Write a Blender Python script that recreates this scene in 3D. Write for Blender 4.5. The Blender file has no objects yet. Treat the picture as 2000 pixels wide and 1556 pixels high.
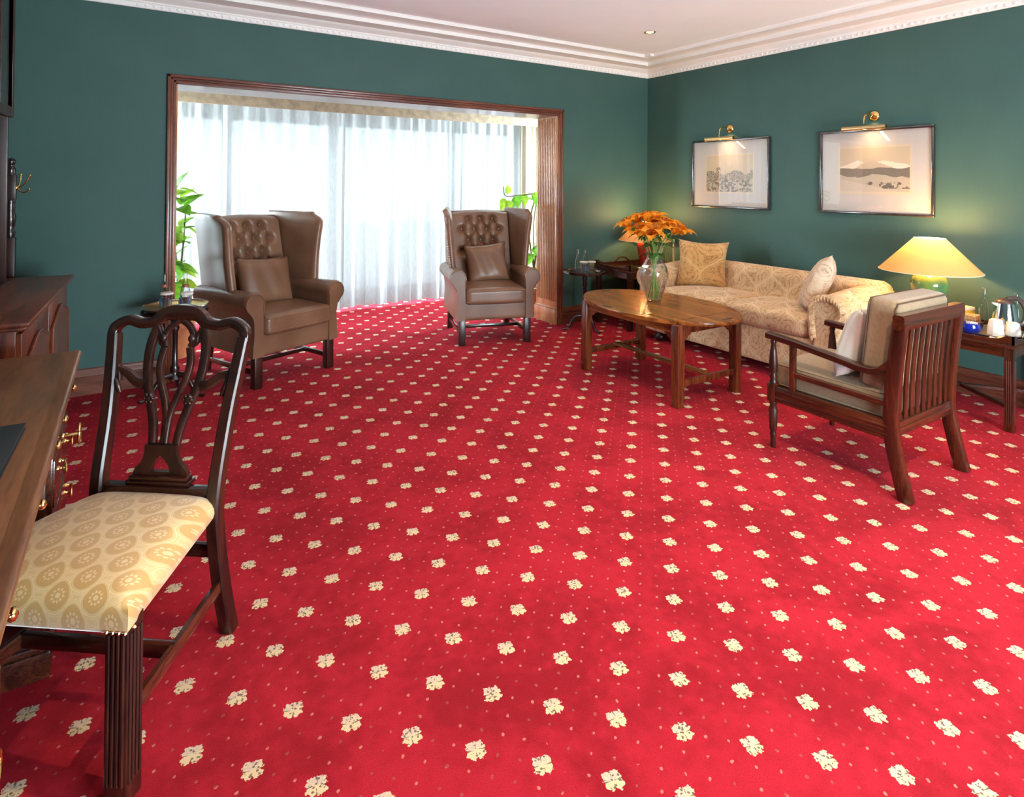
import bpy, bmesh, math, random
from mathutils import Vector, Matrix
random.seed(7)
PI = math.pi
S = bpy.context.scene
COL = S.collection

# ------------------------------------------------------------------ camera
EYE = 1.36                      # eye height; room axes: +X along the window wall, +Y towards it
F_PX, CY_PX, PITCH, ROLL, YAW = 1173.01, 347.35, 0.0092707, 0.0083092, 0.5665919
def camera():
    c, s = math.cos(YAW), math.sin(YAW)
    fwd, right, up = Vector((s, c, 0)), Vector((c, -s, 0)), Vector((0, 0, 1))
    f2 = fwd*math.cos(PITCH) + up*math.sin(PITCH); u2 = up*math.cos(PITCH) - fwd*math.sin(PITCH)
    r3 = right*math.cos(ROLL) + u2*math.sin(ROLL); u3 = u2*math.cos(ROLL) - right*math.sin(ROLL)
    cd = bpy.data.cameras.new('camera'); co = bpy.data.objects.new('camera', cd); COL.objects.link(co)
    m = Matrix((r3, u3, -f2)).transposed().to_4x4(); m.translation = (0, 0, EYE)
    co.matrix_world = m
    cd.sensor_width = 36; cd.lens = F_PX*36/2000; cd.shift_y = -(778-CY_PX)/2000
    cd.clip_start = 0.02
    S.camera = co
camera()

# ------------------------------------------------------------------ daylight and exposure
WORLD_STRENGTH = 27.0
EXPOSURE = 0.86
w = bpy.data.worlds.new('sky'); S.world = w; w.use_nodes = True
bgn = w.node_tree.nodes['Background']
bgn.inputs[0].default_value = (0.74, 0.89, 1.0, 1); bgn.inputs[1].default_value = WORLD_STRENGTH   # pale overcast sky
S.view_settings.view_transform = 'Standard'; S.view_settings.look = 'None'
S.view_settings.gamma = 1; S.view_settings.use_curve_mapping = False
S.view_settings.exposure = EXPOSURE

# room dimensions
XL, XR, YW, YB = -0.74, 4.695, 4.671, -1.7        # left, right, window wall, wall behind the viewer
ZC, ZCEIL = 2.502, 2.64                            # foot of the cornice, ceiling
OX0, OX1, OZ = 0.257, 3.505, 2.029                 # opening into the bay
YBAY = 5.0                                         # far side of the thick window wall
BX0, BX1, BY, BZ = -0.4, 4.62, 6.62, 2.36          # bay
WX0, WX1, WZ0, WZ1 = -0.1, 4.3, 0.1, 2.03          # glazing in the bay's back wall

RX0, RX1, RZ0, RZ1 = 1.0, 3.2, 0.05, 1.45           # unseen window behind the viewer, added to brighten the room
def portal(sx_, sy_, loc, rot):
    """sampling aid for the sky light that comes in through a window"""
    l = bpy.data.lights.new('window_daylight', 'AREA'); l.shape = 'RECTANGLE'; l.size = sx_; l.size_y = sy_
    l.cycles.is_portal = True
    o = bpy.data.objects.new('window_daylight', l); COL.objects.link(o)
    o.location = loc; o.rotation_euler = rot
portal(WX1-WX0, WZ1-WZ0, ((WX0+WX1)/2, BY+0.16, (WZ0+WZ1)/2), (-PI/2, 0, 0))
portal(RX1-RX0, RZ1-RZ0, ((RX0+RX1)/2, YB-.14, (RZ0+RZ1)/2), (PI/2, 0, 0))
BLY0, BLY1, BLZ0, BLZ1 = 5.76, 6.58, .05, 2.32           # glazing added to the bay's hidden left flank for more daylight
portal(BLY1-BLY0, BLZ1-BLZ0, (BX0-.14, (BLY0+BLY1)/2, (BLZ0+BLZ1)/2), (PI/2, 0, -PI/2))
portal(.95, 2.0, (BX1+.14, 5.6, 1.15), (PI/2, 0, PI/2))                   # right flank of the bay, out of sight, with added glazing for light

# ------------------------------------------------------------------ node helpers
class E:
    """a shader value with operators"""
    nt = None
    def __init__(s, sock): s.s = sock
    @staticmethod
    def m(op, *a):
        n = E.nt.nodes.new('ShaderNodeMath'); n.operation = op
        for i, x in enumerate(a):
            if isinstance(x, E): E.nt.links.new(x.s, n.inputs[i])
            else: n.inputs[i].default_value = x
        return E(n.outputs[0])
    def __add__(s, o): return E.m('ADD', s, o)
    __radd__ = __add__
    def __sub__(s, o): return E.m('SUBTRACT', s, o)
    def __rsub__(s, o): return E.m('SUBTRACT', o, s)
    def __mul__(s, o): return E.m('MULTIPLY', s, o)
    __rmul__ = __mul__
    def __truediv__(s, o): return E.m('DIVIDE', s, o)
    def __lt__(s, o): return E.m('LESS_THAN', s, o)
    def __gt__(s, o): return E.m('GREATER_THAN', s, o)
    def abs(s): return E.m('ABSOLUTE', s)
    def sin(s): return E.m('SINE', s)
    def cos(s): return E.m('COSINE', s)
    def rnd(s): return E.m('ROUND', s)
    def max(s, o): return E.m('MAXIMUM', s, o)
    def min(s, o): return E.m('MINIMUM', s, o)
    def pow(s, o): return E.m('POWER', s, o)
    def sstep(s, a, b):
        n = E.nt.nodes.new('ShaderNodeMapRange'); n.interpolation_type = 'SMOOTHSTEP'
        E.nt.links.new(s.s, n.inputs[0]); n.inputs[1].default_value = a; n.inputs[2].default_value = b
        return E(n.outputs[0])
def hypot(a, b): return E.m('SQRT', a*a + b*b)

class Mat:
    def __init__(s, name):
        s.mat = bpy.data.materials.new(name); s.mat.use_nodes = True; s.nt = s.mat.node_tree; E.nt = s.nt
        s.b = s.nt.nodes['Principled BSDF']; s.out = s.nt.nodes['Material Output']
    def n(s, t, **kw):
        n = s.nt.nodes.new(t)
        for k, v in kw.items(): setattr(n, k, v)
        return n
    def l(s, a, b): s.nt.links.new(a.s if isinstance(a, E) else a, b)
    def co(s):
        if not hasattr(s, '_co'): s._co = s.n('ShaderNodeTexCoord').outputs['Object']
        return s._co
    def xyz(s):
        n = s.n('ShaderNodeSeparateXYZ'); s.l(s.co(), n.inputs[0]); return [E(o) for o in n.outputs]
    def vec(s, x, y, z=0.0):
        n = s.n('ShaderNodeCombineXYZ')
        for i, v in enumerate((x, y, z)):
            if isinstance(v, E): s.l(v, n.inputs[i])
            else: n.inputs[i].default_value = v
        return n.outputs[0]
    def scale(s, v, sc):
        n = s.n('ShaderNodeMapping'); n.inputs['Scale'].default_value = sc; s.l(v, n.inputs[0]); return n.outputs[0]
    def noise(s, scale, detail=3, v=None, rough=.5, dist=0):
        n = s.n('ShaderNodeTexNoise'); s.l(v if v is not None else s.co(), n.inputs['Vector'])
        n.inputs['Scale'].default_value = scale; n.inputs['Detail'].default_value = detail
        n.inputs['Roughness'].default_value = rough; n.inputs['Distortion'].default_value = dist
        return E(n.outputs[0])
    def voro(s, scale, v=None, feature='F1'):
        n = s.n('ShaderNodeTexVoronoi', feature=feature); s.l(v if v is not None else s.co(), n.inputs['Vector'])
        n.inputs['Scale'].default_value = scale
        return E(n.outputs['Distance'])
    def mix(s, f, a, b):
        n = s.n('ShaderNodeMix', data_type='RGBA')
        for sock, v in ((n.inputs[0], f), (n.inputs[6], a), (n.inputs[7], b)):
            if isinstance(v, E): s.l(v, sock)
            elif isinstance(v, bpy.types.NodeSocket): s.l(v, sock)
            elif isinstance(v, (tuple, list)): sock.default_value = (*v, 1) if len(v) == 3 else v
            else: sock.default_value = v
        return n.outputs[2]
    def base(s, c):
        if isinstance(c, (tuple, list)): s.b.inputs['Base Color'].default_value = (*c, 1)
        else: s.l(c, s.b.inputs['Base Color'])
        return s
    def p(s, **kw):
        for k, v in kw.items():
            k = k.replace('_', ' ').title().replace('Ior', 'IOR')
            if isinstance(v, E): s.l(v, s.b.inputs[k])
            else: s.b.inputs[k].default_value = v
        return s
    def bump(s, h, strength=.3, dist=.01):
        n = s.n('ShaderNodeBump'); n.inputs['Strength'].default_value = strength; n.inputs['Distance'].default_value = dist
        s.l(h, n.inputs['Height']); s.l(n.outputs[0], s.b.inputs['Normal']); return s

def simple(name, col, rough=.5, metal=0, var=0, vs=30, bmp=0, bs=200, coat=0, **kw):
    m = Mat(name)
    if var:
        n = m.noise(vs, 4)
        m.base(m.mix(n.sstep(.3, .7), tuple(c*(1-var) for c in col), tuple(min(1, c*(1+var)) for c in col)))
    else: m.base(col)
    m.p(roughness=rough, metallic=metal, coat_weight=coat, **kw)
    if coat: m.p(coat_roughness=.08)
    if bmp: m.bump(m.noise(bs, 3), bmp, .002)
    return m.mat

def wood(name, dark, light, axis=2, rough=.28, coat=.35, scale=1.0, spec=.5):
    m = Mat(name); sc = [14*scale]*3; sc[axis] = 1.3*scale
    v = m.scale(m.co(), sc)
    n = m.noise(1.6, 6, v, .6, 1.2); fine = m.noise(9, 3, m.scale(m.co(), [c*2.2 for c in sc]))
    f = (n*.75 + fine*.25).sstep(.36, .66)
    m.base(m.mix(f, dark, light)); m.p(roughness=rough, coat_weight=coat, coat_roughness=.12, specular_ior_level=spec)
    m.bump(fine, .02, .001)
    return m.mat

MT = {}
def make_carpet():
    m = Mat('carpet_red_floral')
    x, y, z = m.xyz()
    ox, oy, s = 0.14067, 1.61323, 0.115155
    L = s*math.sqrt(2)
    wob = m.noise(55, 2); wob2 = m.noise(48, 2, m.scale(m.co(), (1.1, 1.1, 1.1)))
    xx = x + (wob-.5)*.010; yy = y + (wob2-.5)*.010
    i = ((xx-ox) - (yy-oy))/(2*s); j = ((xx-ox) + (yy-oy))/(2*s)
    a = (i - i.rnd())*L; b = (j - j.rnd())*L
    r = hypot(a, b); th = E.m('ARCTAN2', b, a)
    lobe = (th*2+.5).cos().abs().pow(.6); crimp = (th*9).cos()
    edge = .0185 + lobe*.0075 + crimp*.0018 + (m.noise(170, 2)-.5)*.016
    flower = (r < edge)
    side = ((th-2.3).cos()*.5+.5)                                # one side of each flower is mauve-grey
    spots = (m.voro(105) < .34)*(m.noise(75, 2) > .46)*(r < .023)
    gap = ((th*2+.5).cos().abs() < .16)*(r > .007)*(r < .026)*(m.noise(90, 1) > .42)
    dark = spots.max(gap)
    lil = (m.noise(150, 1) > .44)*(side > .62)*(r > .003)
    # small woven dots on the third-points
    i3 = i*3; j3 = j*3
    a3 = (i3 - i3.rnd())*(L/3); b3 = (j3 - j3.rnd())*(L/3)
    r3 = hypot(a3, b3*.8)
    dot = (r3 < .0036)*(r > .036)*(m.noise(12, 2) > .36)
    lum = m.noise(700, 2, None, .7); patch = m.noise(2.6, 4, None, .6, .6); mid = m.noise(24, 3)
    red = m.mix((patch*.7+mid*.3).sstep(.36, .62), (.36, .006, .017), (.58, .015, .036))
    pile = m.noise(330, 3, None, .75)
    red = m.mix((pile-.32).max(0.0)*2.6, m.mix(.60, red, (.12, .002, .007)), red)
    c = m.mix(dot*.5, red, m.mix((m.noise(40, 1) > .5), (.78, .36, .28), (.34, .12, .10)))
    c = m.mix(flower, c, m.mix(lum.sstep(.3, .7), (.60, .45, .26), (.86, .70, .44)))
    c = m.mix(lil*flower*.6, c, (.55, .42, .42))
    c = m.mix(dark*flower*.85, c, (.09, .065, .050))
    m.base(c); m.p(roughness=.95, sheen_weight=.06, sheen_roughness=.5, specular_ior_level=.05)
    m.b.inputs['Sheen Tint'].default_value = (1, .55, .55, 1)
    m.bump(lum*.5 + pile*.8, .8, .006)
    return m.mat
MT['carpet'] = make_carpet()

def make_wall():
    m = Mat('wall_teal_green_paper'); x, y, z = m.xyz()
    n = m.noise(3, 4); st = m.noise(160, 2, m.scale(m.co(), (1, 1, .03)))
    m.base(m.mix(n.sstep(.3, .7)*.5 + st*.5, (.037, .092, .080), (.047, .112, .097)))
    m.p(roughness=.62, specular_ior_level=.35); m.bump(st, .08, .001)
    return m.mat
MT['wall'] = make_wall()
MT['ceiling'] = simple('ceiling_white_paint', (.88, .93, .95), .8, var=.01, vs=4)
MT['plaster'] = simple('cornice_white_plaster', (.86, .83, .79), .55, var=.02, vs=8)
MT['bay_wall'] = simple('bay_cream_paint', (.72, .68, .58), .8, var=.03, vs=6)
MT['mahog'] = wood('mahogany_dark_z', (.011, .0024, .0018), (.050, .011, .0055), 2, .36, .12)
MT['mahog_x'] = wood('mahogany_dark_x', (.011, .0024, .0018), (.050, .011, .0055), 0, .24, .5)
MT['mahog_y'] = wood('mahogany_dark_y', (.026, .006, .004), (.105, .027, .012), 1, .22, .5)
MT['desktop'] = wood('desk_top_figured_mahogany', (.11, .040, .014), (.30, .115, .038), 1, .30, .08, .45, .35)
MT['red_y'] = wood('cabinet_red_mahogany', (.085, .016, .007), (.24, .058, .022), 1, .28, .12, 1.0, .4)
MT['red_z'] = wood('cabinet_red_mahogany_z', (.085, .016, .007), (.24, .058, .022), 2, .28, .12, 1.0, .4)
MT['trim'] = wood('trim_mahogany', (.10, .026, .013), (.24, .075, .035), 2, .35, .3)
MT['trim_x'] = wood('trim_mahogany_x', (.085, .022, .013), (.20, .060, .032), 0, .35, .3)
MT['trim_y'] = wood('trim_mahogany_y', (.085, .022, .013), (.20, .060, .032), 1, .35, .3)
MT['pil'] = wood('pilaster_mahogany', (.38, .155, .062), (.60, .30, .15), 2, .11, 1.0)  # paler than the other trim: window glare put into the wood colour
MT['table_y'] = wood('coffee_table_mahogany_top', (.11, .030, .006), (.36, .120, .026), 1, .22, .05, 1.0, .4)
MT['table_z'] = wood('coffee_table_mahogany_leg', (.060, .011, .004), (.19, .043, .012), 2, .25, .4)
MT['arm_z'] = wood('armchair_cherry_z', (.018, .0034, .0016), (.078, .015, .0045), 2, .26, .4)
MT['arm_y'] = wood('armchair_cherry_y', (.018, .0034, .0016), (.078, .015, .0045), 1, .26, .4)
MT['arm_x'] = wood('armchair_cherry_x', (.018, .0034, .0016), (.078, .015, .0045), 0, .26, .4)

def make_leather():
    m = Mat('leather_tan_brown'); n = m.noise(3.5, 3, None, .5); f = m.voro(420)
    m.base(m.mix(n.sstep(.3, .75), (.130, .060, .032), (.200, .100, .056)))
    m.p(roughness=.36, specular_ior_level=.45)
    m.bump(f*.4 + m.noise(14, 3)*.5, .10, .004); return m.mat
MT['leather'] = make_leather()

def ogee(name, u_, v_, pu, pv, dark, light, line, rough=.85, metal=0):
    """woven ogee / paisley damask; u_, v_ build the cloth coordinates from x, y, z"""
    m = Mat(name); x, y, z = m.xyz()
    wob = m.noise(7, 3); wob2 = m.noise(7.7, 3, m.scale(m.co(), (1.13, 1.13, 1.13)))
    u = u_(x, y, z)/pu + (wob-.5)*.16; v = v_(x, y, z)/pv + (wob2-.5)*.16
    sw = (v*2*PI).sin()*.25                                      # ogee net: paired serpentine lines
    e1 = (((u+sw) - (u+sw).rnd()).abs()); e2 = (((u-sw+.5) - (u-sw+.5).rnd()).abs())
    net = e1.min(e2)
    g = (u*2*PI).cos()*.9 + (v*2*PI).cos()*.9 + ((u*4*PI).cos()-(v*4*PI).cos())*.25
    rings = ((g*4.2).sin()).abs()
    band = (net < .035).max((net > .065)*(net < .085))
    leaf = m.voro(46, None, 'F1'); swirl = (m.noise(34, 3, None, .6, 1.8)*14).sin()
    f = rings.sstep(.15, .75)
    c = m.mix(f, dark, light)
    c = m.mix((swirl > .35)*.45, c, line)
    c = m.mix((leaf < .25)*.35, c, dark)
    c = m.mix(band*.8, c, line)
    c = m.mix((m.noise(500, 2)-.3)*.35, c, dark)
    m.base(c); m.p(roughness=rough, sheen_weight=.25, sheen_roughness=.5, specular_ior_level=.2)
    m.bump(f*.5 + m.noise(700, 2)*.5 + band*.4, .25, .002); return m.mat
SOFA = ((.35, .20, .090), (.54, .345, .18), (.72, .53, .33))
MT['sofa'] = ogee('sofa_paisley_damask', lambda x, y, z: y, lambda x, y, z: z + x*.8, .27, .34, *SOFA)
MT['sofa_arm'] = ogee('sofa_paisley_damask_arm', lambda x, y, z: x, lambda x, y, z: z + y*.8, .27, .34, *SOFA)
MT['pillow_gold'] = ogee('pillow_gold_paisley', lambda x, y, z: x+.11, lambda x, y, z: y, .40, .42, (.33, .150, .042), (.50, .255, .085), (.64, .40, .17))
MT['pillow_pale'] = ogee('pillow_pale_paisley', lambda x, y, z: x+.07, lambda x, y, z: y, .30, .36, (.38, .25, .16), (.54, .40, .27), (.66, .53, .40))

def make_damask():
    m = Mat('seat_gold_damask'); x, y, z = m.xyz()
    pu, pv = .088, .112
    u = x/pu; v = (y + z*1.0)/pv
    def cell(d):
        uu = u+d; vv = v+d
        p_ = (uu - uu.rnd())*2; q_ = (vv - vv.rnd())*2
        return p_, q_, (p_.abs()*(1.15 + q_*.35)).pow(1.7) + (q_.abs()*1.02).pow(1.7)
    a1, b1, r1 = cell(0.0); a2, b2, r2 = cell(.5)
    r = r1.min(r2); use1 = r1 < r2
    pa = a1*use1 + a2*(1-use1); pb = b1*use1 + b2*(1-use1)
    th = E.m('ARCTAN2', pb, pa.abs()); rr_ = hypot(pa, pb)
    med = r < .52
    motif = (rr_ < (.20 + .16*(th*5).cos().abs()))*(((th*7).sin()*.06 + (rr_*26).sin()*.5) > -.1)
    rim = ((r > .66)*(r < .74)).max((r > .82)*(r < .88))
    c = m.mix(med, (.66, .45, .20), (.54, .32, .11))
    c = m.mix(motif*.7, c, (.78, .58, .32)); c = m.mix(rim*.5, c, (.80, .62, .36))
    c = m.mix((m.noise(600, 2)-.3)*.25, c, (.38, .23, .08))
    m.base(c); m.p(roughness=.42, sheen_weight=.5, sheen_roughness=.4, specular_ior_level=.7)
    m.bump(med*-.3 + motif*.4 + m.noise(500, 2)*.3, .25, .0015); return m.mat
MT['damask'] = make_damask()
MT['linen'] = simple('linen_khaki', (.235, .158, .088), .9, var=.10, vs=60, bmp=.25, bs=500, sheen_weight=.3)
MT['piping'] = simple('piping_dark_brown', (.08, .05, .03), .7)
MT['satin'] = simple('satin_silver', (.54, .51, .47), .30, .15, var=.06, vs=12, bmp=.25, bs=18, sheen_weight=.4)

def make_sheer():
    m = Mat('sheer_white_voile'); nt = m.nt; nt.nodes.remove(m.b)
    tr = m.n('ShaderNodeBsdfTransparent'); tl = m.n('ShaderNodeBsdfTranslucent'); df = m.n('ShaderNodeBsdfDiffuse')
    tr.inputs[0].default_value = (1, 1, 1, 1)
    weave = m.noise(300, 2, m.scale(m.co(), (1, 1, .05)))
    m.l(m.mix(weave.sstep(.3, .7), (.058, .0582, .058), (.078, .0782, .078)), tl.inputs[0]); m.l(m.mix(weave.sstep(.3, .7), (.46, .46, .45), (.55, .55, .54)), df.inputs[0])
    m1 = m.n('ShaderNodeMixShader'); m1.inputs[0].default_value = .6; m.l(tl.outputs[0], m1.inputs[1]); m.l(df.outputs[0], m1.inputs[2])
    m2 = m.n('ShaderNodeMixShader'); m2.inputs[0].default_value = .991; m.l(tr.outputs[0], m2.inputs[1]); m.l(m1.outputs[0], m2.inputs[2])
    m.l(m2.outputs[0], m.out.inputs[0]); return m.mat
MT['sheer'] = make_sheer()
def translucent(name, col, amt, rough=.8, var=.05, vs=20):
    m = Mat(name); c = m.mix(m.noise(vs, 3).sstep(.3, .7), tuple(x*(1-var) for x in col), col)
    m.base(c); m.p(roughness=rough, specular_ior_level=.2)
    tl = m.n('ShaderNodeBsdfTranslucent'); m.l(c, tl.inputs[0])
    mx = m.n('ShaderNodeMixShader'); mx.inputs[0].default_value = amt
    m.l(m.b.outputs[0], mx.inputs[1]); m.l(tl.outputs[0], mx.inputs[2]); m.l(mx.outputs[0], m.out.inputs[0]); return m.mat
MT['drape'] = translucent('drape_beige_silk', (.36, .29, .20), .2)
MT['pelmet'] = simple('pelmet_suede_beige', (.25, .175, .11), .9, var=.22, vs=14, bmp=.2, bs=60)
MT['shade'] = translucent('lampshade_cream_card', (.78, .42, .155), .24, .7, .04, 6)
MT['leaf'] = translucent('leaf_green', (.17, .42, .035), .45, .35, .45, 22)
MT['leaf2'] = translucent('leaf_yellow_green', (.36, .58, .05), .5, .35, .35, 18)
MT['lilyleaf'] = translucent('lily_leaf_green', (.07, .22, .03), .3, .4, .4, 30)
MT['stem'] = simple('stem_green', (.20, .34, .08), .5, var=.2, vs=40)
MT['branch'] = simple('plant_branch_brown', (.12, .10, .05), .7, var=.2)
MT['lily'] = translucent('lily_orange', (1.0, .43, .035), .50, .45, .30, 35)
MT['anther'] = simple('anther_rust', (.20, .05, .01), .8)
MT['brass'] = simple('brass_polished', (.83, .58, .22), .16, 1, var=.05)
MT['brass_dull'] = simple('brass_satin', (.74, .55, .27), .30, 1, var=.05)
MT['oldbrass'] = simple('brass_tarnished', (.30, .20, .09), .35, 1)
MT['chrome'] = simple('steel_polished', (.74, .74, .73), .12, 1)
MT['pewter'] = simple('pewter_frame', (.16, .15, .15), .22, .9, var=.2)
MT['black'] = simple('black_plastic', (.018, .016, .015), .35)
MT['blackleather'] = simple('black_leather_folder', (.02, .021, .023), .42, bmp=.2, bs=350)
MT['brownplastic'] = simple('kettle_brown_plastic', (.06, .038, .032), .3)
MT['paper'] = simple('white_paper', (.66, .63, .58), .8, var=.03)
MT['cream_card'] = simple('cream_card', (.80, .70, .50), .7)
MT['china'] = simple('white_china', (.85, .84, .80), .15)
MT['terracotta'] = simple('terracotta', (.52, .17, .06), .75, var=.12, vs=16)
MT['soil'] = simple('potting_soil', (.04, .028, .02), .95)
MT['red_cer'] = simple('red_glaze', (.33, .028, .012), .12, var=.25, vs=9, coat=.6)
def make_green():
    m = Mat('green_glaze'); n = m.noise(14, 4); g = (m.noise(30, 2, None, .5, 1.5) > .58)
    c = m.mix(n.sstep(.3, .7), (.045, .16, .07), (.13, .27, .06)); c = m.mix(g*.2, c, (.30, .28, .10))
    m.base(c); m.p(roughness=.12, coat_weight=.6); return m.mat
MT['green_cer'] = make_green()
MT['blue'] = simple('blue_glass_bowl', (.006, .02, .30), .08, coat=.5)
MT['yellow'] = simple('yellow_carton', (.85, .52, .06), .5, var=.1)
MT['sachet'] = simple('sachet_brown_paper', (.45, .22, .10), .5, var=.5, vs=60)
MT['bluelabel'] = simple('bottle_blue_label', (.06, .19, .34), .5)
MT['redlabel'] = simple('bottle_red_label', (.38, .08, .07), .5)
MT['lace'] = simple('dark_turned_wood', (.016, .006, .006), .3, coat=.4)
MT['vent'] = simple('grey_metal', (.25, .25, .25), .4, .8)
MT['terrace'] = simple('terrace_paving', (.55, .54, .52), .9, var=.1, vs=2)
def glass(name, col=(1, 1, 1), rough=0.0, ior=1.45, ex=5.0):
    """thin clear glass: passes light straight through, reflects by angle"""
    m = Mat(name); m.nt.nodes.remove(m.b)
    tr = m.n('ShaderNodeBsdfTransparent'); tr.inputs[0].default_value = (*col, 1)
    gl = m.n('ShaderNodeBsdfGlossy'); gl.inputs['Roughness'].default_value = rough
    lw = m.n('ShaderNodeLayerWeight'); lw.inputs[0].default_value = .5; f0 = ((ior-1)/(ior+1))**2*1.6
    fr = E(lw.outputs['Facing']).pow(ex)*(1-f0) + f0
    mx = m.n('ShaderNodeMixShader'); m.l(fr, mx.inputs[0]); m.l(tr.outputs[0], mx.inputs[1]); m.l(gl.outputs[0], mx.inputs[2])
    m.l(mx.outputs[0], m.out.inputs[0]); return m.mat
MT['pane'] = glass('window_glass', (.97, .99, .98))
MT['pglass'] = glass('picture_glass', (.98, .98, .98), .0, ior=1.9, ex=2.6)
MT['vglass'] = glass('vase_glass', (.985, .99, .988), .0, ior=1.5, ex=2.6)
MT['bglass'] = glass('bottle_glass', (.93, .97, .955), .0, ior=1.55, ex=2.0)
MT['water'] = glass('vase_water', (.97, .985, .98), .0, ior=1.25, ex=4.0)
def emit(name, col, st):
    m = Mat(name); m.b.inputs['Emission Color'].default_value = (*col, 1); m.b.inputs['Emission Strength'].default_value = st
    m.base((.9, .85, .7)); return m.mat
MT['bulb'] = emit('lamp_bulb_lit', (1, .72, .36), 30); MT['tube_bulb'] = emit('picture_tube_lit', (1, .72, .40), 5)

# ------------------------------------------------------------------ mesh helpers
class MB:
    def __init__(s): s.v = []; s.f = []
    def add(s, vs, fs):
        o = len(s.v); s.v += [tuple(p) for p in vs]; s.f += [tuple(i+o for i in f) for f in fs]; return s
    def box(s, a, b, c=0.0):
        """box from corner a to corner b with chamfer c"""
        (x0, y0, z0), (x1, y1, z1) = a, b
        c = min(c, (x1-x0)*.45, (y1-y0)*.45, (z1-z0)*.45)
        if c <= 0:
            vs = [(x, y, z) for z in (z0, z1) for y in (y0, y1) for x in (x0, x1)]
            return s.add(vs, [(0, 2, 3, 1), (4, 5, 7, 6), (0, 1, 5, 4), (2, 6, 7, 3), (0, 4, 6, 2), (1, 3, 7, 5)])
        bm = bmesh.new(); bmesh.ops.create_cube(bm, size=1)
        for v in bm.verts:
            v.co = ((x0+x1)/2 + v.co.x*(x1-x0), (y0+y1)/2 + v.co.y*(y1-y0), (z0+z1)/2 + v.co.z*(z1-z0))
        bmesh.ops.bevel(bm, geom=bm.edges[:], offset=c, segments=2, affect='EDGES', profile=.5)
        bm.verts.index_update()
        s.add([v.co[:] for v in bm.verts], [[v.index for v in f.verts] for f in bm.faces]); bm.free(); return s
    def loft(s, rings, cap=True, closed=True):
        n = len(rings[0]); o = len(s.v)
        for r in rings: s.v += [tuple(p) for p in r]
        m = n if closed else n-1
        for k in range(len(rings)-1):
            for i in range(m):
                a = o+k*n+i; b = o+k*n+(i+1) % n
                s.f.append((a, b, b+n, a+n))
        if cap:
            s.f.append(tuple(o+i for i in range(n))[::-1]); s.f.append(tuple(o+(len(rings)-1)*n+i for i in range(n)))
        return s
    def lathe(s, prof, seg=20, c=(0, 0, 0), cap=True):
        rings = [[(c[0]+r*math.cos(2*PI*i/seg), c[1]+r*math.sin(2*PI*i/seg), c[2]+z) for i in range(seg)] for r, z in prof]
        return s.loft(rings, cap)
    def tube(s, pts, r, seg=8, sec=None, up=None, cap=True):
        """sweep; r number or list; sec = (w, h) gives a rounded rectangle section; up fixes the section's h direction"""
        P = [Vector(p) for p in pts]; n = len(P); rings = []
        prev = None
        for k in range(n):
            t = (P[min(k+1, n-1)] - P[max(k-1, 0)]).normalized()
            if up is not None: u = Vector(up)
            else:
                u = prev if prev is not None else (Vector((0, 0, 1)) if abs(t.z) < .9 else Vector((0, 1, 0)))
            sd = t.cross(u)
            if sd.length < 1e-6: sd = t.orthogonal()
            sd.normalize(); uu = sd.cross(t).normalized(); prev = uu
            rr = r[k] if isinstance(r, (list, tuple)) else r
            ring = []
            if sec:
                w_, h_ = (sec[k] if isinstance(sec[0], (list, tuple)) else sec)
                w_, h_ = w_*rr/2, h_*rr/2; q = .72
                for a, b in ((1, q), (q, 1), (-q, 1), (-1, q), (-1, -q), (-q, -1), (q, -1), (1, -q)):
                    ring.append(P[k] + sd*w_*a + uu*h_*b)
            else:
                for i in range(seg):
                    a = 2*PI*i/seg; ring.append(P[k] + sd*math.cos(a)*rr + uu*math.sin(a)*rr)
            rings.append(ring)
        return s.loft(rings, cap)
    def prism(s, out, axis, a, b):
        """extrude a 2-D outline along axis 0/1/2 between a and b"""
        def p3(p, t):
            if axis == 0: return (t, p[0], p[1])
            if axis == 1: return (p[0], t, p[1])
            return (p[0], p[1], t)
        return s.loft([[p3(p, a) for p in out], [p3(p, b) for p in out]])
    def grid(s, fn, nu, nv):
        o = len(s.v)
        for j in range(nv+1):
            for i in range(nu+1): s.v.append(tuple(fn(i/nu, j/nv)))
        for j in range(nv):
            for i in range(nu):
                a = o+j*(nu+1)+i; s.f.append((a, a+1, a+nu+2, a+nu+1))
        return s
    def ball(s, c, r, seg=10, rings=6):
        rx, ry, rz = r if isinstance(r, (tuple, list)) else (r, r, r)
        prof = [(math.sin(PI*(k+.02)/(rings+.04)), -math.cos(PI*(k+.02)/(rings+.04))) for k in range(rings+1)]
        rg = [[(c[0]+rx*a*math.cos(2*PI*i/seg), c[1]+ry*a*math.sin(2*PI*i/seg), c[2]+rz*b) for i in range(seg)] for a, b in prof]
        return s.loft(rg)
    def pillow(s, w, h, t, n=18, pinch=.10, sag=0):
        """square throw pillow lying in its own XY plane, thickness along Z"""
        def pt(u, v, sg):
            a, b = 2*u-1, 2*v-1
            x = a*w/2*(1-pinch*(1-a*a)*0 - pinch*(1-abs(b)**2)*abs(a)**3); y = b*h/2*(1-pinch*(1-abs(a)**2)*abs(b)**3)
            z = sg*t/2*((1-a**4)*(1-b**4))**.55 + .006*math.sin(9*a+3*b)*(1-a*a)*(1-b*b)
            return (x, y, z - sag*(a*a))
        s.grid(lambda u, v: pt(u, v, 1), n, n); s.grid(lambda u, v: pt(1-u, v, -1), n, n); return s
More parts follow.
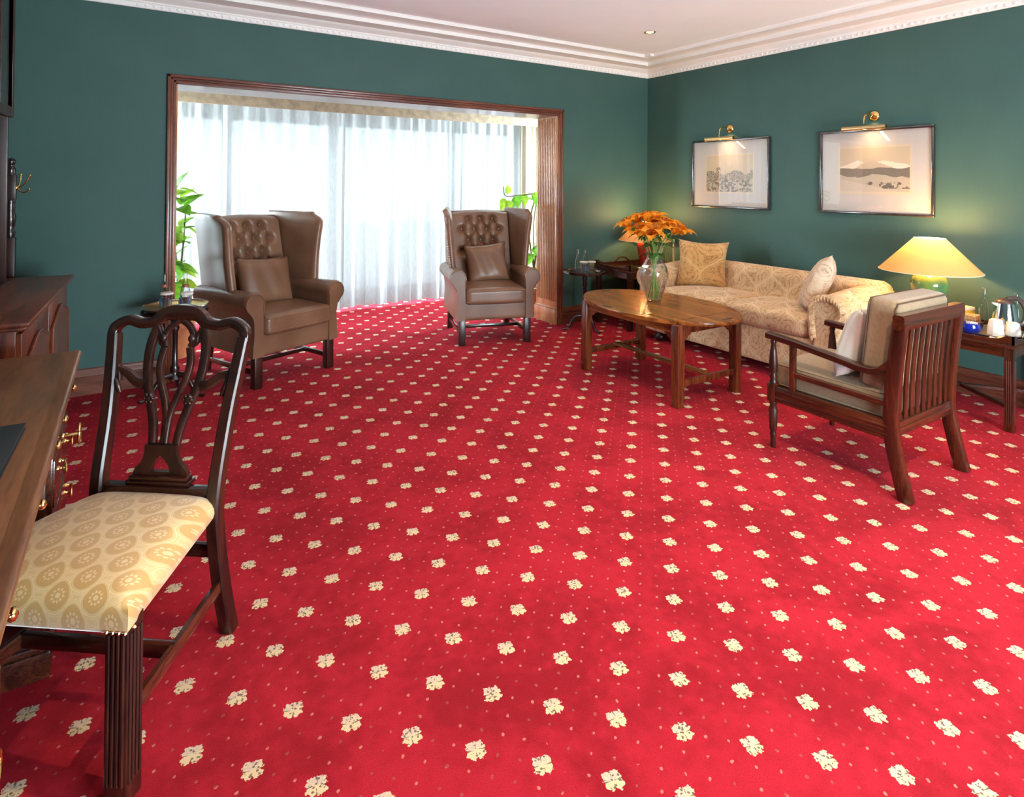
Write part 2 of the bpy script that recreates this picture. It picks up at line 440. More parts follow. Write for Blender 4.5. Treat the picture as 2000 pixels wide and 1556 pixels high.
    def slab(s, lo, hi, r, puff=0.0, n=10):
        """soft cushion: box with rounded edges (radius r) whose top and bottom bulge by puff"""
        (x0, y0, z0), (x1, y1, z1) = lo, hi
        sub = MB(); cx, cy, cz = (x0+x1)/2, (y0+y1)/2, (z0+z1)/2; hx, hy, hz = (x1-x0)/2, (y1-y0)/2, (z1-z0)/2
        def rnd(p):
            q = [max(-hh+r, min(hh-r, c)) for c, hh in zip(p, (hx, hy, hz))]
            d = Vector([a-b for a, b in zip(p, q)])
            if d.length > 1e-9: d = d.normalized()*r
            x, y, z = q[0]+d.x, q[1]+d.y, q[2]+d.z
            bu = puff*(1-(x/hx)**2)*(1-(y/hy)**2); z += bu*(1 if z > 0 else -1)*abs(z)/hz
            return (cx+x, cy+y, cz+z)
        def cs(t): t = 2*t-1; return math.copysign(abs(t)**.6, t)
        for ax in range(3):
            for sg in (-1, 1):
                def fn(u, v, ax=ax, sg=sg):
                    a, b = cs(u), cs(v)
                    if sg < 0: a = -a
                    p = [0, 0, 0]; H = (hx, hy, hz)
                    p[ax] = sg*H[ax]; p[(ax+1) % 3] = a*H[(ax+1) % 3]; p[(ax+2) % 3] = b*H[(ax+2) % 3]
                    return rnd(p)
                s.grid(fn, n, n)
        return s
    def xf(s, M):
        s.v = [tuple(M @ Vector(p)) for p in s.v]; return s
    def obj(s, name, mat, parent=None, smooth=35, merge=True):
        me = bpy.data.meshes.new(name); me.from_pydata(s.v, [], s.f)
        if merge:
            bm = bmesh.new(); bm.from_mesh(me); bmesh.ops.remove_doubles(bm, verts=bm.verts, dist=1e-5)
            bmesh.ops.recalc_face_normals(bm, faces=bm.faces); bm.to_mesh(me); bm.free()
        me.materials.append(MT[mat] if isinstance(mat, str) else mat)
        if smooth:
            me.shade_smooth(); me.set_sharp_from_angle(angle=math.radians(smooth))
        o = bpy.data.objects.new(name, me); COL.objects.link(o)
        if parent is not None: o.parent = parent
        return o

def tag(o, label, cat, group=None):
    o['label'] = label; o['category'] = cat
    if group: o['group'] = group
    return o
def thing(name, label, cat, loc=(0, 0, 0), rz=0.0, group=None):
    o = bpy.data.objects.new(name, None); COL.objects.link(o); o.location = loc; o.rotation_euler = (0, 0, rz)
    o.empty_display_size = .1
    return tag(o, label, cat, group)
def struct(name, mb, mat, parent=None, smooth=0):
    o = mb.obj(name, mat, parent, smooth)
    if parent is None: o['kind'] = 'structure'
    return o
def linkcopy(o, parent=None, loc=None):
    c = o.copy(); COL.objects.link(c)
    if parent is not None: c.parent = parent
    if loc is not None: c.location = loc
    return c
def copy_tree(root, loc, rz, label, group=None):
    r = root.copy(); COL.objects.link(r); r.location = loc; r.rotation_euler = (0, 0, rz); r['label'] = label
    if group: r['group'] = group
    def rec(o, n):
        for ch in o.children:
            c = ch.copy(); COL.objects.link(c); c.parent = n; rec(ch, c)
    rec(root, r); return r
def spline(pts, n=8):
    """Catmull-Rom through points (tuples of any length)"""
    out = []
    P = [pts[0]] + list(pts) + [pts[-1]]
    for i in range(1, len(P)-2):
        for k in range(n):
            t = k/n; t2 = t*t; t3 = t2*t
            out.append(tuple(.5*((2*b) + (-a+c)*t + (2*a-5*b+4*c-d)*t2 + (-a+3*b-3*c+d)*t3) for a, b, c, d in zip(P[i-1], P[i], P[i+1], P[i+2])))
    out.append(tuple(pts[-1])); return out
# ================================================================== the room
struct('floor', MB().box((XL-.05, YB-.05, -.06), (XR+.05, BY+.1, 0)), 'carpet')
struct('ceiling', MB().box((XL-.1, YB-.1, ZCEIL), (XR+.1, YW+.02, ZCEIL+.1)), 'ceiling')
struct('wall_right', MB().box((XR, YB-.1, 0), (XR+.1, YW, ZCEIL)), 'wall')
struct('wall_left', MB().box((XL-.1, YB-.1, 0), (XL, YW, ZCEIL)), 'wall')
struct('wall_back', MB().box((XL-.1, YB-.1, 0), (RX0, YB, ZCEIL)).box((RX1, YB-.1, 0), (XR+.1, YB, ZCEIL)).box((RX0, YB-.1, 0), (RX1, YB, RZ0)).box((RX0, YB-.1, RZ1), (RX1, YB, ZCEIL)), 'wall')
struct('wall_window', MB().box((XL-.1, YW, 0), (OX0, YBAY, ZCEIL)).box((OX1, YW, 0), (XR+.1, YBAY, ZCEIL)).box((OX0, YW, OZ), (OX1, YBAY, ZCEIL)), 'wall')
# bay behind the opening
struct('wall_bay_left', MB().box((BX0-.1, YBAY, 0), (BX0, BLY0, BZ+.1)).box((BX0-.1, BLY1, 0), (BX0, BY, BZ+.1)).box((BX0-.1, BLY0, 0), (BX0, BLY1, BLZ0)).box((BX0-.1, BLY0, BLZ1), (BX0, BLY1, BZ+.1)), 'bay_wall')
struct('wall_bay_right', MB().box((BX1, YBAY, 0), (BX1+.1, 5.12, BZ+.1)).box((BX1, 6.08, 0), (BX1+.1, BY, BZ+.1)).box((BX1, 5.12, 0), (BX1+.1, 6.08, .15)).box((BX1, 5.12, 2.15), (BX1+.1, 6.08, BZ+.1)), 'bay_wall')
struct('ceiling_bay', MB().box((BX0-.1, YBAY, BZ), (BX1+.1, BY+.1, BZ+.1)), 'ceiling')
struct('wall_bay_back', MB().box((BX0-.1, BY, 0), (WX0, BY+.12, BZ)).box((WX1, BY, 0), (BX1+.1, BY+.12, BZ))
       .box((WX0, BY, WZ1), (WX1, BY+.12, BZ)).box((WX0, BY, 0), (WX1, BY+.12, WZ0)), 'bay_wall')
struct('terrace', MB().box((-8, BY+.12, -.2), (14, BY+14, -.06)), 'terrace')
# glazing
win = bpy.data.objects.new('window_1', None); COL.objects.link(win); win['kind'] = 'structure'
mull = [WX0, .821, 1.898, 3.338, WX1]
MT['winframe'] = simple('window_frame_grey_blue', (.42, .48, .52), .5)
fr = MB().box((WX0, BY+.02, WZ0), (WX1, BY+.09, WZ0+.06), .006).box((WX0, BY+.02, WZ1-.05), (WX1, BY+.09, WZ1), .006)
fr.obj('window_frame', 'winframe', win, 0)
for x in mull:
    a, b = (x, x+.07) if x == WX0 else ((x-.07, x) if x == WX1 else (x-.045, x+.045))
    MB().box((a, BY+.015, WZ0+.06), (b, BY+.095, WZ1-.05), .006).obj('mullion', 'winframe', win, 0)
for a, b in zip(mull[:-1], mull[1:]):
    MB().box((a+.04, BY+.05, WZ0+.05), (b-.04, BY+.056, WZ1-.04)).obj('pane', 'pane', win, 0)

# frame and pane of the added window behind the viewer, never in view
w2_ = bpy.data.objects.new('added_window_back', None); COL.objects.link(w2_); w2_['kind'] = 'structure'
for a, b in ((RX0, RX0+.05), (RX0+(RX1-RX0)/3-.025, RX0+(RX1-RX0)/3+.025), (RX0+(RX1-RX0)*2/3-.025, RX0+(RX1-RX0)*2/3+.025), (RX1-.05, RX1)):
    MB().box((a, YB-.08, RZ0), (b, YB-.03, RZ1), .005).obj('window_frame', 'plaster', w2_, 0)
for z in (RZ0, RZ1-.05): MB().box((RX0, YB-.075, z), (RX1, YB-.035, z+.05), .005).obj('window_frame', 'plaster', w2_, 0)
MB().box((RX0, YB-.058, RZ0), (RX1, YB-.053, RZ1)).obj('pane', 'pane', w2_, 0)
w4_ = bpy.data.objects.new('added_window_bay_left', None); COL.objects.link(w4_); w4_['kind'] = 'structure'  # added left bay window, unseen, lets extra daylight in
for a, b in ((BLY0, BLY0+.06), ((BLY0+BLY1)/2-.03, (BLY0+BLY1)/2+.03), (BLY1-.06, BLY1)):
    MB().box((BX0-.08, a, BLZ0), (BX0-.03, b, BLZ1), .005).obj('window_frame', 'winframe', w4_, 0)
for z in (BLZ0, BLZ1-.06): MB().box((BX0-.075, BLY0, z), (BX0-.035, BLY1, z+.06), .005).obj('window_frame', 'winframe', w4_, 0)
MB().box((BX0-.058, BLY0, BLZ0), (BX0-.053, BLY1, BLZ1)).obj('pane', 'pane', w4_, 0)

w5_ = bpy.data.objects.new('added_window_bay_right', None); COL.objects.link(w5_); w5_['kind'] = 'structure'  # added right bay window, hidden from the camera, for extra daylight
for a, b in ((5.12, 5.18), (6.02, 6.08)): MB().box((BX1+.03, a, .15), (BX1+.08, b, 2.15), .005).obj('window_frame', 'winframe', w5_, 0)
for z in (.15, 2.09): MB().box((BX1+.035, 5.12, z), (BX1+.075, 6.08, z+.06), .005).obj('window_frame', 'winframe', w5_, 0)
MB().box((BX1+.053, 5.12, .15), (BX1+.058, 6.08, 2.15)).obj('pane', 'pane', w5_, 0)

# mahogany casing round the opening
def casing(name, lo, hi, steps, axis, mat):
    mb = MB()
    for a, b, d in steps:
        if axis == 'v': mb.box((lo[0]+a, YW-d, lo[1]), (lo[0]+b, YW+.005, hi[1]), .003)
        else: mb.box((lo[0], YW-d, lo[1]+a), (hi[0], YW+.005, lo[1]+b), .003)
    return struct(name, mb, mat, None, 30)
casing('trim_1', (OX0-.05, 0), (0, OZ+.05), [(0, .018, .030), (.018, .034, .022), (.034, .052, .016)], 'v', 'trim')
casing('trim_2', (OX1-.004, 0), (0, OZ+.05), [(.030, .048, .030), (.014, .030, .022), (0, .014, .016)], 'v', 'trim')
casing('trim_3', (OX0-.05, OZ-.004), (OX1+.044, 0), [(.034, .054, .030), (.018, .034, .022), (0, .018, .016)], 'h', 'trim_x')
# fluted pilaster panel on the right reveal, plain panel on the left one and overhead
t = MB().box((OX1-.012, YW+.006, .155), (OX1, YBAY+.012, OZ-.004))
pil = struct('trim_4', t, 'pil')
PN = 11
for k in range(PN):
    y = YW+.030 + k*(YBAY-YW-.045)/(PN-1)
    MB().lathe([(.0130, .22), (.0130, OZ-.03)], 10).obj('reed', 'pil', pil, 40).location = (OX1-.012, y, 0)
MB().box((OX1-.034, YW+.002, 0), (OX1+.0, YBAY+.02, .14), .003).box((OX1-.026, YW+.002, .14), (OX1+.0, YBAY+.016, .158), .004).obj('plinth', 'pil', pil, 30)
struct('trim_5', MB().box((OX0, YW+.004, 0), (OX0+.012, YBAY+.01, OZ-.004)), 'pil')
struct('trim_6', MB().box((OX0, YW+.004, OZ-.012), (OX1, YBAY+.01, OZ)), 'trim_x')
# baseboards
def baseboard(name, run, axis, at, sgn, mat):
    """moulded skirting: run=(a,b) along the wall, at = wall plane, sgn = side of the room"""
    prof = [(0, 0), (.020, 0), (.020, .095), (.016, .100), (.016, .112), (.020, .116), (.020, .128), (.012, .142), (.010, .158), (.004, .165), (0, .165)]
    mb = MB()
    if axis == 'x': mb.loft([[(x, at+sgn*p, z) for p, z in prof] for x in run])
    else: mb.loft([[(at+sgn*p, y, z) for p, z in prof] for y in run])
    return struct(name, mb, mat, None, 30)
baseboard('baseboard_window_left', (XL, OX0-.05), 'x', YW, -1, 'trim_x')
baseboard('baseboard_window_right', (OX1+.045, XR), 'x', YW, -1, 'trim_x')
baseboard('baseboard_right', (YB, YW), 'y', XR, -1, 'trim_y')
baseboard('baseboard_left', (YB, YW), 'y', XL, 1, 'trim_y')
baseboard('baseboard_back_left', (XL, RX0), 'x', YB, 1, 'trim_x')
baseboard('baseboard_back_right', (RX1, XR), 'x', YB, 1, 'trim_x')
baseboard('baseboard_bay', (BX0, BX1), 'x', BY, -1, 'trim_x')

# cornice: moulded foot, two soffit steps up to the ceiling, mitred round the room
CP = [(0, 2.500), (.010, 2.500), (.014, 2.506), (.014, 2.532), (.022, 2.538), (.022, 2.546), (.036, 2.552), (.058, 2.562), (.076, 2.574), (.080, 2.580),
      (.215, 2.580), (.215, 2.609), (.222, 2.612), (.380, 2.612), (.380, 2.630), (.388, 2.641), (0, 2.641)]
def cornice(name, a, b, axis, at, sgn):
    """profile mitred 45 degrees at both ends"""
    mb = MB(); ra, rb = [], []
    for p, z in CP:
        if axis == 'x': ra.append((a+p, at+sgn*p, z)); rb.append((b-p, at+sgn*p, z))
        else: ra.append((at+sgn*p, a+p, z)); rb.append((at+sgn*p, b-p, z))
    mb.loft([ra, rb]); return struct(name, mb, 'plaster', None, 30)
cw = cornice('trim_7', XL, XR, 'x', YW, -1)
cr = cornice('trim_8', YB, YW, 'y', XR, -1)
cornice('trim_9', YB, YW, 'y', XL, 1); cornice('trim_10', XL, XR, 'x', YB, 1)
# egg-and-dart beads along the foot of the cornice (as far as the picture shows them)
egg = MB().ball((0, 0, 0), (.013, .008, .011), 8, 4)
e0 = egg.obj('bead', 'plaster', cw); e0.location = (XR-.06, YW-.014, 2.519)
k = 1
while XR-.06-k*.046 > .0:
    linkcopy(e0, cw, (XR-.06-k*.046, YW-.014, 2.519)); k += 1
e1 = linkcopy(e0, cr, (XR-.014, YW-.06, 2.519)); e1.rotation_euler = (0, 0, PI/2)
k = 1
while YW-.06-k*.046 > .9:
    c = linkcopy(e0, cr, (XR-.014, YW-.06-k*.046, 2.519)); c.rotation_euler = (0, 0, PI/2); k += 1
# small plaster block at the inner corner of the cornice
cb = MB().box((XR-.43, YW-.46, 2.616), (XR-.30, YW-.33, 2.64), .004).obj('corner_block', 'plaster', cr)

# ------------------------------------------------------------------ downlights
DL = [(3.67, 3.63, 24), (1.85, 3.63, 22), (3.67, 1.75, 34), (1.85, 1.75, 40), (3.4, .05, 36), (1.6, .05, 170), (3.3, -1.05, 30), (.8, -1.05, 40)]  # first is visible; the others are added out of view to brighten the room
for k, (x, y, power) in enumerate(DL):
    lab = ['lit recessed downlight in white ceiling near room corner', 'added ceiling downlight above the wing chairs, out of frame', 
           'added ceiling downlight above slatted armchair, out of frame', 'added ceiling downlight above middle of carpet, out of frame', 'added unseen ceiling downlight beside right wall, behind viewer',
           'added unseen ceiling downlight nearest the viewer', 'added unseen ceiling downlight at rear right of room', 'added unseen ceiling downlight at rear left of room'][k]
    d = thing('ceiling_downlight', lab, 'light', (x, y, ZCEIL), 0, 'recessed ceiling downlights')
    MB().loft([[(r*math.cos(2*PI*i/24), r*math.sin(2*PI*i/24), z) for i in range(24)] for r, z in ((.030, .012), (.032, -.002), (.046, -.006), (.050, -.001), (.050, .004))], cap=False).obj('trim_ring', 'brass_dull', d)
    MB().lathe([(.001, -.001), (.029, .0), (.029, .006), (.001, .006)], 20).obj('bulb', 'bulb', d)
    l = bpy.data.lights.new('downlight_beam', 'SPOT'); l.energy = power; l.color = (1, .76, .52); l.spot_size = math.radians(115); l.spot_blend = .7; l.shadow_soft_size = .03
    o = bpy.data.objects.new('downlight_beam', l); COL.objects.link(o); o.parent = d; o.location = (0, 0, -.02)

# ------------------------------------------------------------------ curtains and pelmet in the bay
def curtain(name, label, cat, x0, x1, z0, z1, y, pitch, amp, mat, seed, group=None, side=0.0, n=14):
    rr = random.Random(seed); cols = int((x1-x0)/.011)
    ph = [rr.uniform(0, 6.28) for _ in range(6)]
    def fold(x, v):
        g = .55*math.sin(2*PI*x/pitch + ph[0] + .9*math.sin(2*PI*x/(pitch*3.7)+ph[1])) + .3*math.sin(2*PI*x/(pitch*.53)+ph[2]+v*.6) + .28*math.sin(2*PI*x/(pitch*2.3)+ph[3]-v*.9)
        return g*amp*(.55+.45*v)
    mb = MB()
    def fn(u, v):                                   # v = 0 top, 1 hem
        x = x0+(x1-x0)*u
        xx = x + .012*math.sin(2*PI*x/(pitch*.8)+ph[4])*v + side*v*(u-.5)
        return (xx, y+fold(x, v), z1+(z0-z1)*v + .004*math.sin(2*PI*x/pitch+ph[5])*(v > .99))
    mb.grid(fn, cols, n)
    o = mb.obj(name, mat, None, 80)
    return tag(o, label, cat, group)
G = 'white sheer curtains in the bay'
curtain('sheer_curtain', 'leftmost white sheer curtain panel, behind the green plant and wing chair', 'curtain', -.28, .78, .03, 2.33, 6.33, 0.15, .042, 'sheer', 1, G)
curtain('sheer_curtain', 'white sheer curtain panel rising behind the left wing chair back', 'curtain', .74, 1.92, .03, 2.33, 6.30, .17, .046, 'sheer', 2, G)
curtain('sheer_curtain', 'widest white sheer curtain panel, between the two wing chairs', 'curtain', 1.88, 3.32, .03, 2.33, 6.33, .16, .046, 'sheer', 3, G)
curtain('sheer_curtain', 'rightmost white sheer curtain panel, next to the beige drape', 'curtain', 3.28, 4.14, .03, 2.33, 6.30, .15, .040, 'sheer', 4, G)
curtain('drape', 'beige silk drape hanging beside the fluted wooden pilaster', 'curtain', 4.10, 4.54, .02, 2.33, 6.20, .13, .050, 'drape', 5)
pel = thing('pelmet', 'long beige suede-covered curtain pelmet spanning the bay', 'pelmet', (0, 0, 0))
MB().box((-.36, 6.07, 2.062), (4.585, 6.10, 2.182), .006).obj('fascia', 'pelmet', pel, 30)
for x in (-.36, 4.56): MB().box((x, 6.10, 2.062), (x+.025, 6.60, 2.182), .004).obj('return', 'pelmet', pel, 30)
rod = MB().tube([(-.34, 6.32, 2.345), (4.58, 6.32, 2.345)], .008).obj('curtain_rail', 'winframe')
tag(rod, 'slim curtain rail along the bay ceiling holding the sheers', 'rail')
# ================================================================== wing chairs
def make_wing(label):
    t = thing('wing_chair', label, 'armchair', (0, 0, 0), 0, 'tan leather wing chairs')
    L = 'leather'
    # upholstered seat frame
    MB().slab((-.315, -.335, .205), (.315, .335, .375), .022, 0, 8).obj('seat_frame', L, t, 50)
    cu = MB().slab((-.262, -.375, .345), (.262, .20, .475), .030, .020, 12).obj('seat_cushion', L, t, 60)
    pip = MB()
    for zz in (.455, .368):
        pip.tube([(-.250, .18, zz), (-.258, -.355, zz), (-.245, -.372, zz), (.245, -.372, zz), (.258, -.355, zz), (.250, .18, zz)], .0045, 6)
    pip.obj('piping', L, cu)
    # tufted back
    def yb(z): return .205 + (z-.40)*.24
    but = []
    for row, z in enumerate((1.025, .925, .825, .725)):
        xs = (-.12, .0, .12) if row % 2 == 0 else (-.18, -.06, .06, .18)
        but += [(x, z) for x in xs]
    W2 = .268
    def back(u, v):
        x = (2*u-1)*W2; z = .40+.70*v
        crown = .018*(1-(x/W2)**2) if v > .5 else 0
        z += crown*max(0, (v-.5)*2)
        y = yb(z) - .045
        d = 0
        for bx, bz in but:
            q = math.hypot((x-bx)*1.0, (z-bz)*1.0)
            d = max(d, math.exp(-(q/.030)**2))
        # pleats run diagonally from button to button
        pl = 0
        for (ax, az) in but:
            for (cx_, cz_) in but:
                if abs(abs(ax-cx_)-.06) < .004 and abs(az-cz_-.10) < .004:
                    vx, vz = cx_-ax, cz_-az; q = ((x-ax)*vx+(z-az)*vz)/(vx*vx+vz*vz)
                    if 0 <= q <= 1:
                        dd = math.hypot(x-ax-q*vx, z-az-q*vz); pl = max(pl, math.exp(-(dd/.0085)**2))
        puff = .018*(1-max(d, pl*.75))
        y += .036*d + .013*pl - puff*.9
        roll = max(0, (v-.93)/.07)
        y += roll*roll*.075; z -= roll**3*.012
        return (x, y, z)
    MB().grid(back, 72, 80).obj('back_cushion', L, t, 75)
    bb = MB()
    for bx, bz in but: bb.ball((bx, yb(bz)-.022, bz), (.010, .006, .010), 8, 4)
    bb.obj('buttons', L, t)['kind'] = 'stuff'
    # outside back shell
    rings = []
    for k in range(9):
        z = .24+.855*k/8; y = yb(max(z, .40)) if z > .4 else .205
        w_ = .30+.012*math.sin(k/8*PI)
        rings.append([(-w_, y+.03, z), (-w_+.03, y+.075, z), (0, y+.092, z), (w_-.03, y+.075, z), (w_, y+.03, z), (w_-.02, y+.0, z), (0, y-.01, z), (-w_+.02, y, z)])
    MB().loft(rings).obj('back_shell', L, t, 60)
    for sg in (-1, 1):
        # wing: tall side panel flaring outwards, rolled front edge
        rings = []; NZ = 22
        for k in range(NZ+1):
            q = k/NZ; z = .545+.565*q
            yk = yb(z)+.075
            fwd = -.085+.02*math.sin(q*PI)                     # front edge
            top = max(0, (q-.88)/.12)
            yf = fwd + (yk-.14-fwd)*(top**2.2)*.30
            fl = .018+.052*q + .014*max(0, q-.7)                        # flare to the outside at the front
            ring = []
            xi = .262; th = .046
            M_ = 9
            for i in range(M_+1):                              # inner skin, back to front
                s_ = i/M_; y = yk+(yf-yk)*s_; x = xi+.012+fl*s_*s_
                ring.append((x, y, z))
            for a in range(1, 6):                              # rolled edge
                an = a/6*PI; x = xi+.012+fl; r = (th+.012)/2
                ring.append((x+r-r*math.cos(an), yf-.030*math.sin(an), z))
            for i in range(M_+1):
                s_ = 1-i/M_; y = yk+(yf-yk)*s_; x = xi+.012+fl*s_*s_+th+.012*s_**4
                ring.append((x, y, z))
            ring = [(sg*x, y, z) for x, y, z in ring]
            rings.append(ring)
        # rounded top
        last = rings[-1]; cx_ = sum(p[0] for p in last)/len(last)
        for sc, dz in ((.72, .012), (.35, .018)):
            n_ = len(last)
            mid = [((last[i][0]+last[n_-1-i][0])/2, (last[i][1]+last[n_-1-i][1])/2) for i in range(n_)]
            rings.append([(m_[0]+(p[0]-m_[0])*sc, m_[1]+(p[1]-m_[1])*sc, p[2]+dz) for p, m_ in zip(last, mid)])
        MB().loft(rings).obj('wing', L, t, 60)
        # arm with scrolled front
        out = []
        out += [(.262, .21), (.262, .40), (.263, .50), (.262, .545)]
        cx0, cz0, r = .322, .560, .066
        for k in range(11):
            an = PI*1.02 - k/10*PI*1.32
            out.append((cx0+r*math.cos(an), cz0+r*math.sin(an)))
        out += [(.338, .475), (.328, .43), (.326, .36), (.332, .29), (.336, .21)]
        rings = []
        for y, sc, lift, bw in ((.34, .9, .0, 0), (.10, .95, .0, 0), (-.15, 1.0, .004, 0), (-.27, 1.05, .006, 0), (-.315, 1.08, .006, 0), (-.338, 1.05, .005, 0), (-.345, .97, .003, 0)):
            ring = []
            for i, (x, z) in enumerate(out):
                if z > .47:
                    x = cx0+(x-cx0)*sc; z = cz0+(z-cz0)*sc+lift
                ring.append((sg*x, y+(.035*(1-(z-.21)/.35) if (y < -.2 and z < .50) else 0)*0, z))
            rings.append(ring)
        arm = MB().loft(rings).obj('arm', L, t, 40)
        sc_ = MB().tube([(sg*(cx0+(x-cx0)*.99), -.346, cz0+(z-cz0)*.99) for x, z in out if z > .44], .005, 6)
        sc_.obj('scroll_piping', L, arm)
    for x, y in ((-.285, -.305), (.285, -.305)):
        MB().box((x-.028, y-.028, 0), (x+.028, y+.028, .215), .004).obj('leg', 'mahog', t, 30)
    for x in (-.275, .275):
        MB().loft([[(x+a*.024, .345+b*.024, 0) for a, b in ((-1, -1), (1, -1), (1, 1), (-1, 1))], [(x+a*.026, .300+b*.026, .215) for a, b in ((-1, -1), (1, -1), (1, 1), (-1, 1))]]).obj('leg', 'mahog', t, 30)
    for x in (-.282, .282): MB().box((x-.011, -.28, .078), (x+.011, .315, .110), .003).obj('stretcher', 'mahog_y', t, 30)
    MB().box((-.271, -.05, .080), (.271, -.026, .108), .003).obj('stretcher', 'mahog_x', t, 30)
    return t
w1 = make_wing('larger-looking tan leather wing chair, left, beside the tray of bottles')
w2 = copy_tree(w1, (2.721, 4.683, 0), math.radians(-17), 'tan leather wing chair, right, beside the fluted wooden pilaster')
w1.location = (.863, 4.623, 0); w1.rotation_euler.z = math.radians(22.5)
# brass nail heads show on the right-hand chair only
nb = MB()
for k in range(34):
    q = k/33; z = .60+.48*q
    nb.ball((-.345-.060*q, -.105+.02*math.sin(q*PI)+.05*max(0, q-.8)/.2, z), .0055, 6, 4)
nb.obj('nail_heads', 'chrome', w2)['kind'] = 'stuff'

def pillow(name, label, mat, loc, rx, ry, rz, w_, h_, t_, parent=None, seed=0, pinch=.10):
    o = MB().pillow(w_, h_, t_, 20, pinch).obj(name, mat, None, 180)
    o.location = loc; o.rotation_mode = 'XYZ'
    o.rotation_euler = (rx, ry, rz)
    return tag(o, label, 'pillow')
def standing(name, label, mat, root_loc, root_rz, local, lean, roll, w_, h_, t_, pinch=.1):
    """pillow standing on its edge in a chair: local position in the chair, leaning back by lean, turned in its plane by roll"""
    o = MB().pillow(w_, h_, t_, 20, pinch).obj(name, mat, None, 180)
    M = Matrix.Translation(root_loc) @ Matrix.Rotation(root_rz, 4, 'Z') @ Matrix.Translation(local) @ Matrix.Rotation(PI/2-lean, 4, 'X') @ Matrix.Rotation(roll, 4, 'Z')
    o.matrix_world = M
    return tag(o, label, 'pillow')
standing('throw_pillow', 'tan leather pillow leaning in the left wing chair', 'leather', w1.location, w1.rotation_euler.z, (.0, .055, .635), .30, math.radians(-3), .43, .36, .13)
standing('throw_pillow', 'tan leather pillow leaning in the right wing chair', 'leather', w2.location, w2.rotation_euler.z, (.01, .055, .635), .30, math.radians(5), .40, .37, .13)

# ================================================================== sofa
SX, SY = 4.24, 3.02
sofa = thing('sofa', 'beige paisley rolled-arm sofa along the green wall', 'sofa', (SX, SY, 0))
def sx(x): return x-SX
def sy(y): return y-SY
MB().slab((sx(3.875), sy(2.12), .075), (sx(4.60), sy(3.90), .335), .03, 0, 10).obj('base', 'sofa', sofa, 60)
for a, b in ((2.345, 3.015), (3.018, 3.70)):
    MB().slab((sx(3.845), sy(a), .330), (sx(4.42), sy(b), .475), .045, .022, 14).obj('seat_cushion', 'sofa', sofa, 70)
# rolled back: section in x,z swept along y, corners rounded
def backsec():
    o = [(4.30, .30), (4.335, .45), (4.365, .58)]
    for k in range(9):
        an = PI*1.0 - k/8*PI*1.25
        o.append((4.448+.085*math.cos(an), .622+.080*math.sin(an)))
    o += [(4.50, .50), (4.55, .35), (4.56, .12), (4.30, .12)]
    return o
rings = []
for y, ins in ((2.12, .02), (2.16, .0), (2.6, 0), (3.0, 0), (3.4, 0), (3.86, 0), (3.90, .02)):
    rings.append([(sx(x), sy(y), z-(ins if z > .4 else 0)) for x, z in backsec()])
MB().loft(rings).obj('back', 'sofa', sofa, 60)
for sg, yc in ((-1, 2.225), (1, 3.815)):
    sec = []
    # arm section in (offset towards outside, z)
    inn = -.115
    sec = [(inn+.03, .10), (inn+.02, .35), (inn+.005, .47)]
    for k in range(11):
        an = PI*1.05 - k/10*PI*1.35
        sec.append((.012+.122*math.cos(an), .540+.098*math.sin(an)))
    sec += [(.085, .42), (.080, .30), (.085, .10)]
    rings = []
    for x, k, lift in ((3.885, .86, -.005), (3.868, 1.0, 0), (3.95, 1.02, .0), (4.15, 1.06, .012), (4.35, 1.08, .022), (4.52, 1.06, .020), (4.60, .9, .005)):
        ring = []
        for o_, z in sec:
            zz = z if z < .44 else .54+(z-.54)*k+lift
            oo = o_*(k if z > .40 else 1.0)
            ring.append((sx(x), sy(yc)+sg*oo, zz))
        rings.append(ring)
    arm = MB().loft(rings[1:]).obj('arm', 'sofa_arm', sofa, 60)
    # scrolled front facing with gathered border and centre panel
    fx = sx(3.862)
    path = [(fx, sy(yc)+sg*(o_*.86), .54+(z-.54)*.86 if z > .44 else z) for o_, z in sec if z > .16]
    MB().tube(path, [.026]*len(path), 8).obj('gathered_border', 'sofa_arm', arm, 60)
    pl = MB()
    pp = spline([tuple(p) for p in path], 4)
    for i in range(0, len(pp), 2):
        p = Vector(pp[i]); pl.ball((p.x-.018, p.y, p.z), (.013, .007, .020), 6, 4)
    pl.obj('pleats', 'sofa_arm', arm)['kind'] = 'stuff'
    outl = [(sy(yc)+sg*(o_*.80), .54+(z-.54)*.78 if z > .44 else z) for o_, z in sec]
    MB().prism(outl, 0, fx-.006, fx+.01).obj('front_panel', 'sofa', arm, 30)
for x, y in ((3.925, 2.20), (3.925, 3.74), (4.53, 2.2), (4.53, 3.84)):
    MB().lathe([(.018, 0), (.034, .008), (.045, .028), (.043, .052), (.026, .068), (.024, .08)], 16).obj('bun_foot', 'lace', sofa, 50).location = (sx(x), sy(y), 0)
def pil_at(name, label, mat, loc, nx, ny, lean, roll, w_, h_, t_):
    """pillow standing with its face towards (nx, ny)"""
    o = MB().pillow(w_, h_, t_, 20, .12).obj(name, mat, None, 180)
    rz = math.atan2(ny, nx)+PI/2
    o.matrix_world = Matrix.Translation(loc) @ Matrix.Rotation(rz, 4, 'Z') @ Matrix.Rotation(PI/2-lean, 4, 'X') @ Matrix.Rotation(roll, 4, 'Z')
    return tag(o, label, 'pillow')
pil_at('throw_pillow', 'golden paisley square pillow at the left end of sofa', 'pillow_gold', (4.235, 3.545, .665), -.80, -.60, .28, math.radians(-2), .43, .43, .15)
pil_at('throw_pillow', 'pale paisley pillow tilted against the right sofa arm', 'pillow_pale', (4.19, 2.475, .645), -.45, .89, .42, math.radians(16), .42, .42, .15)

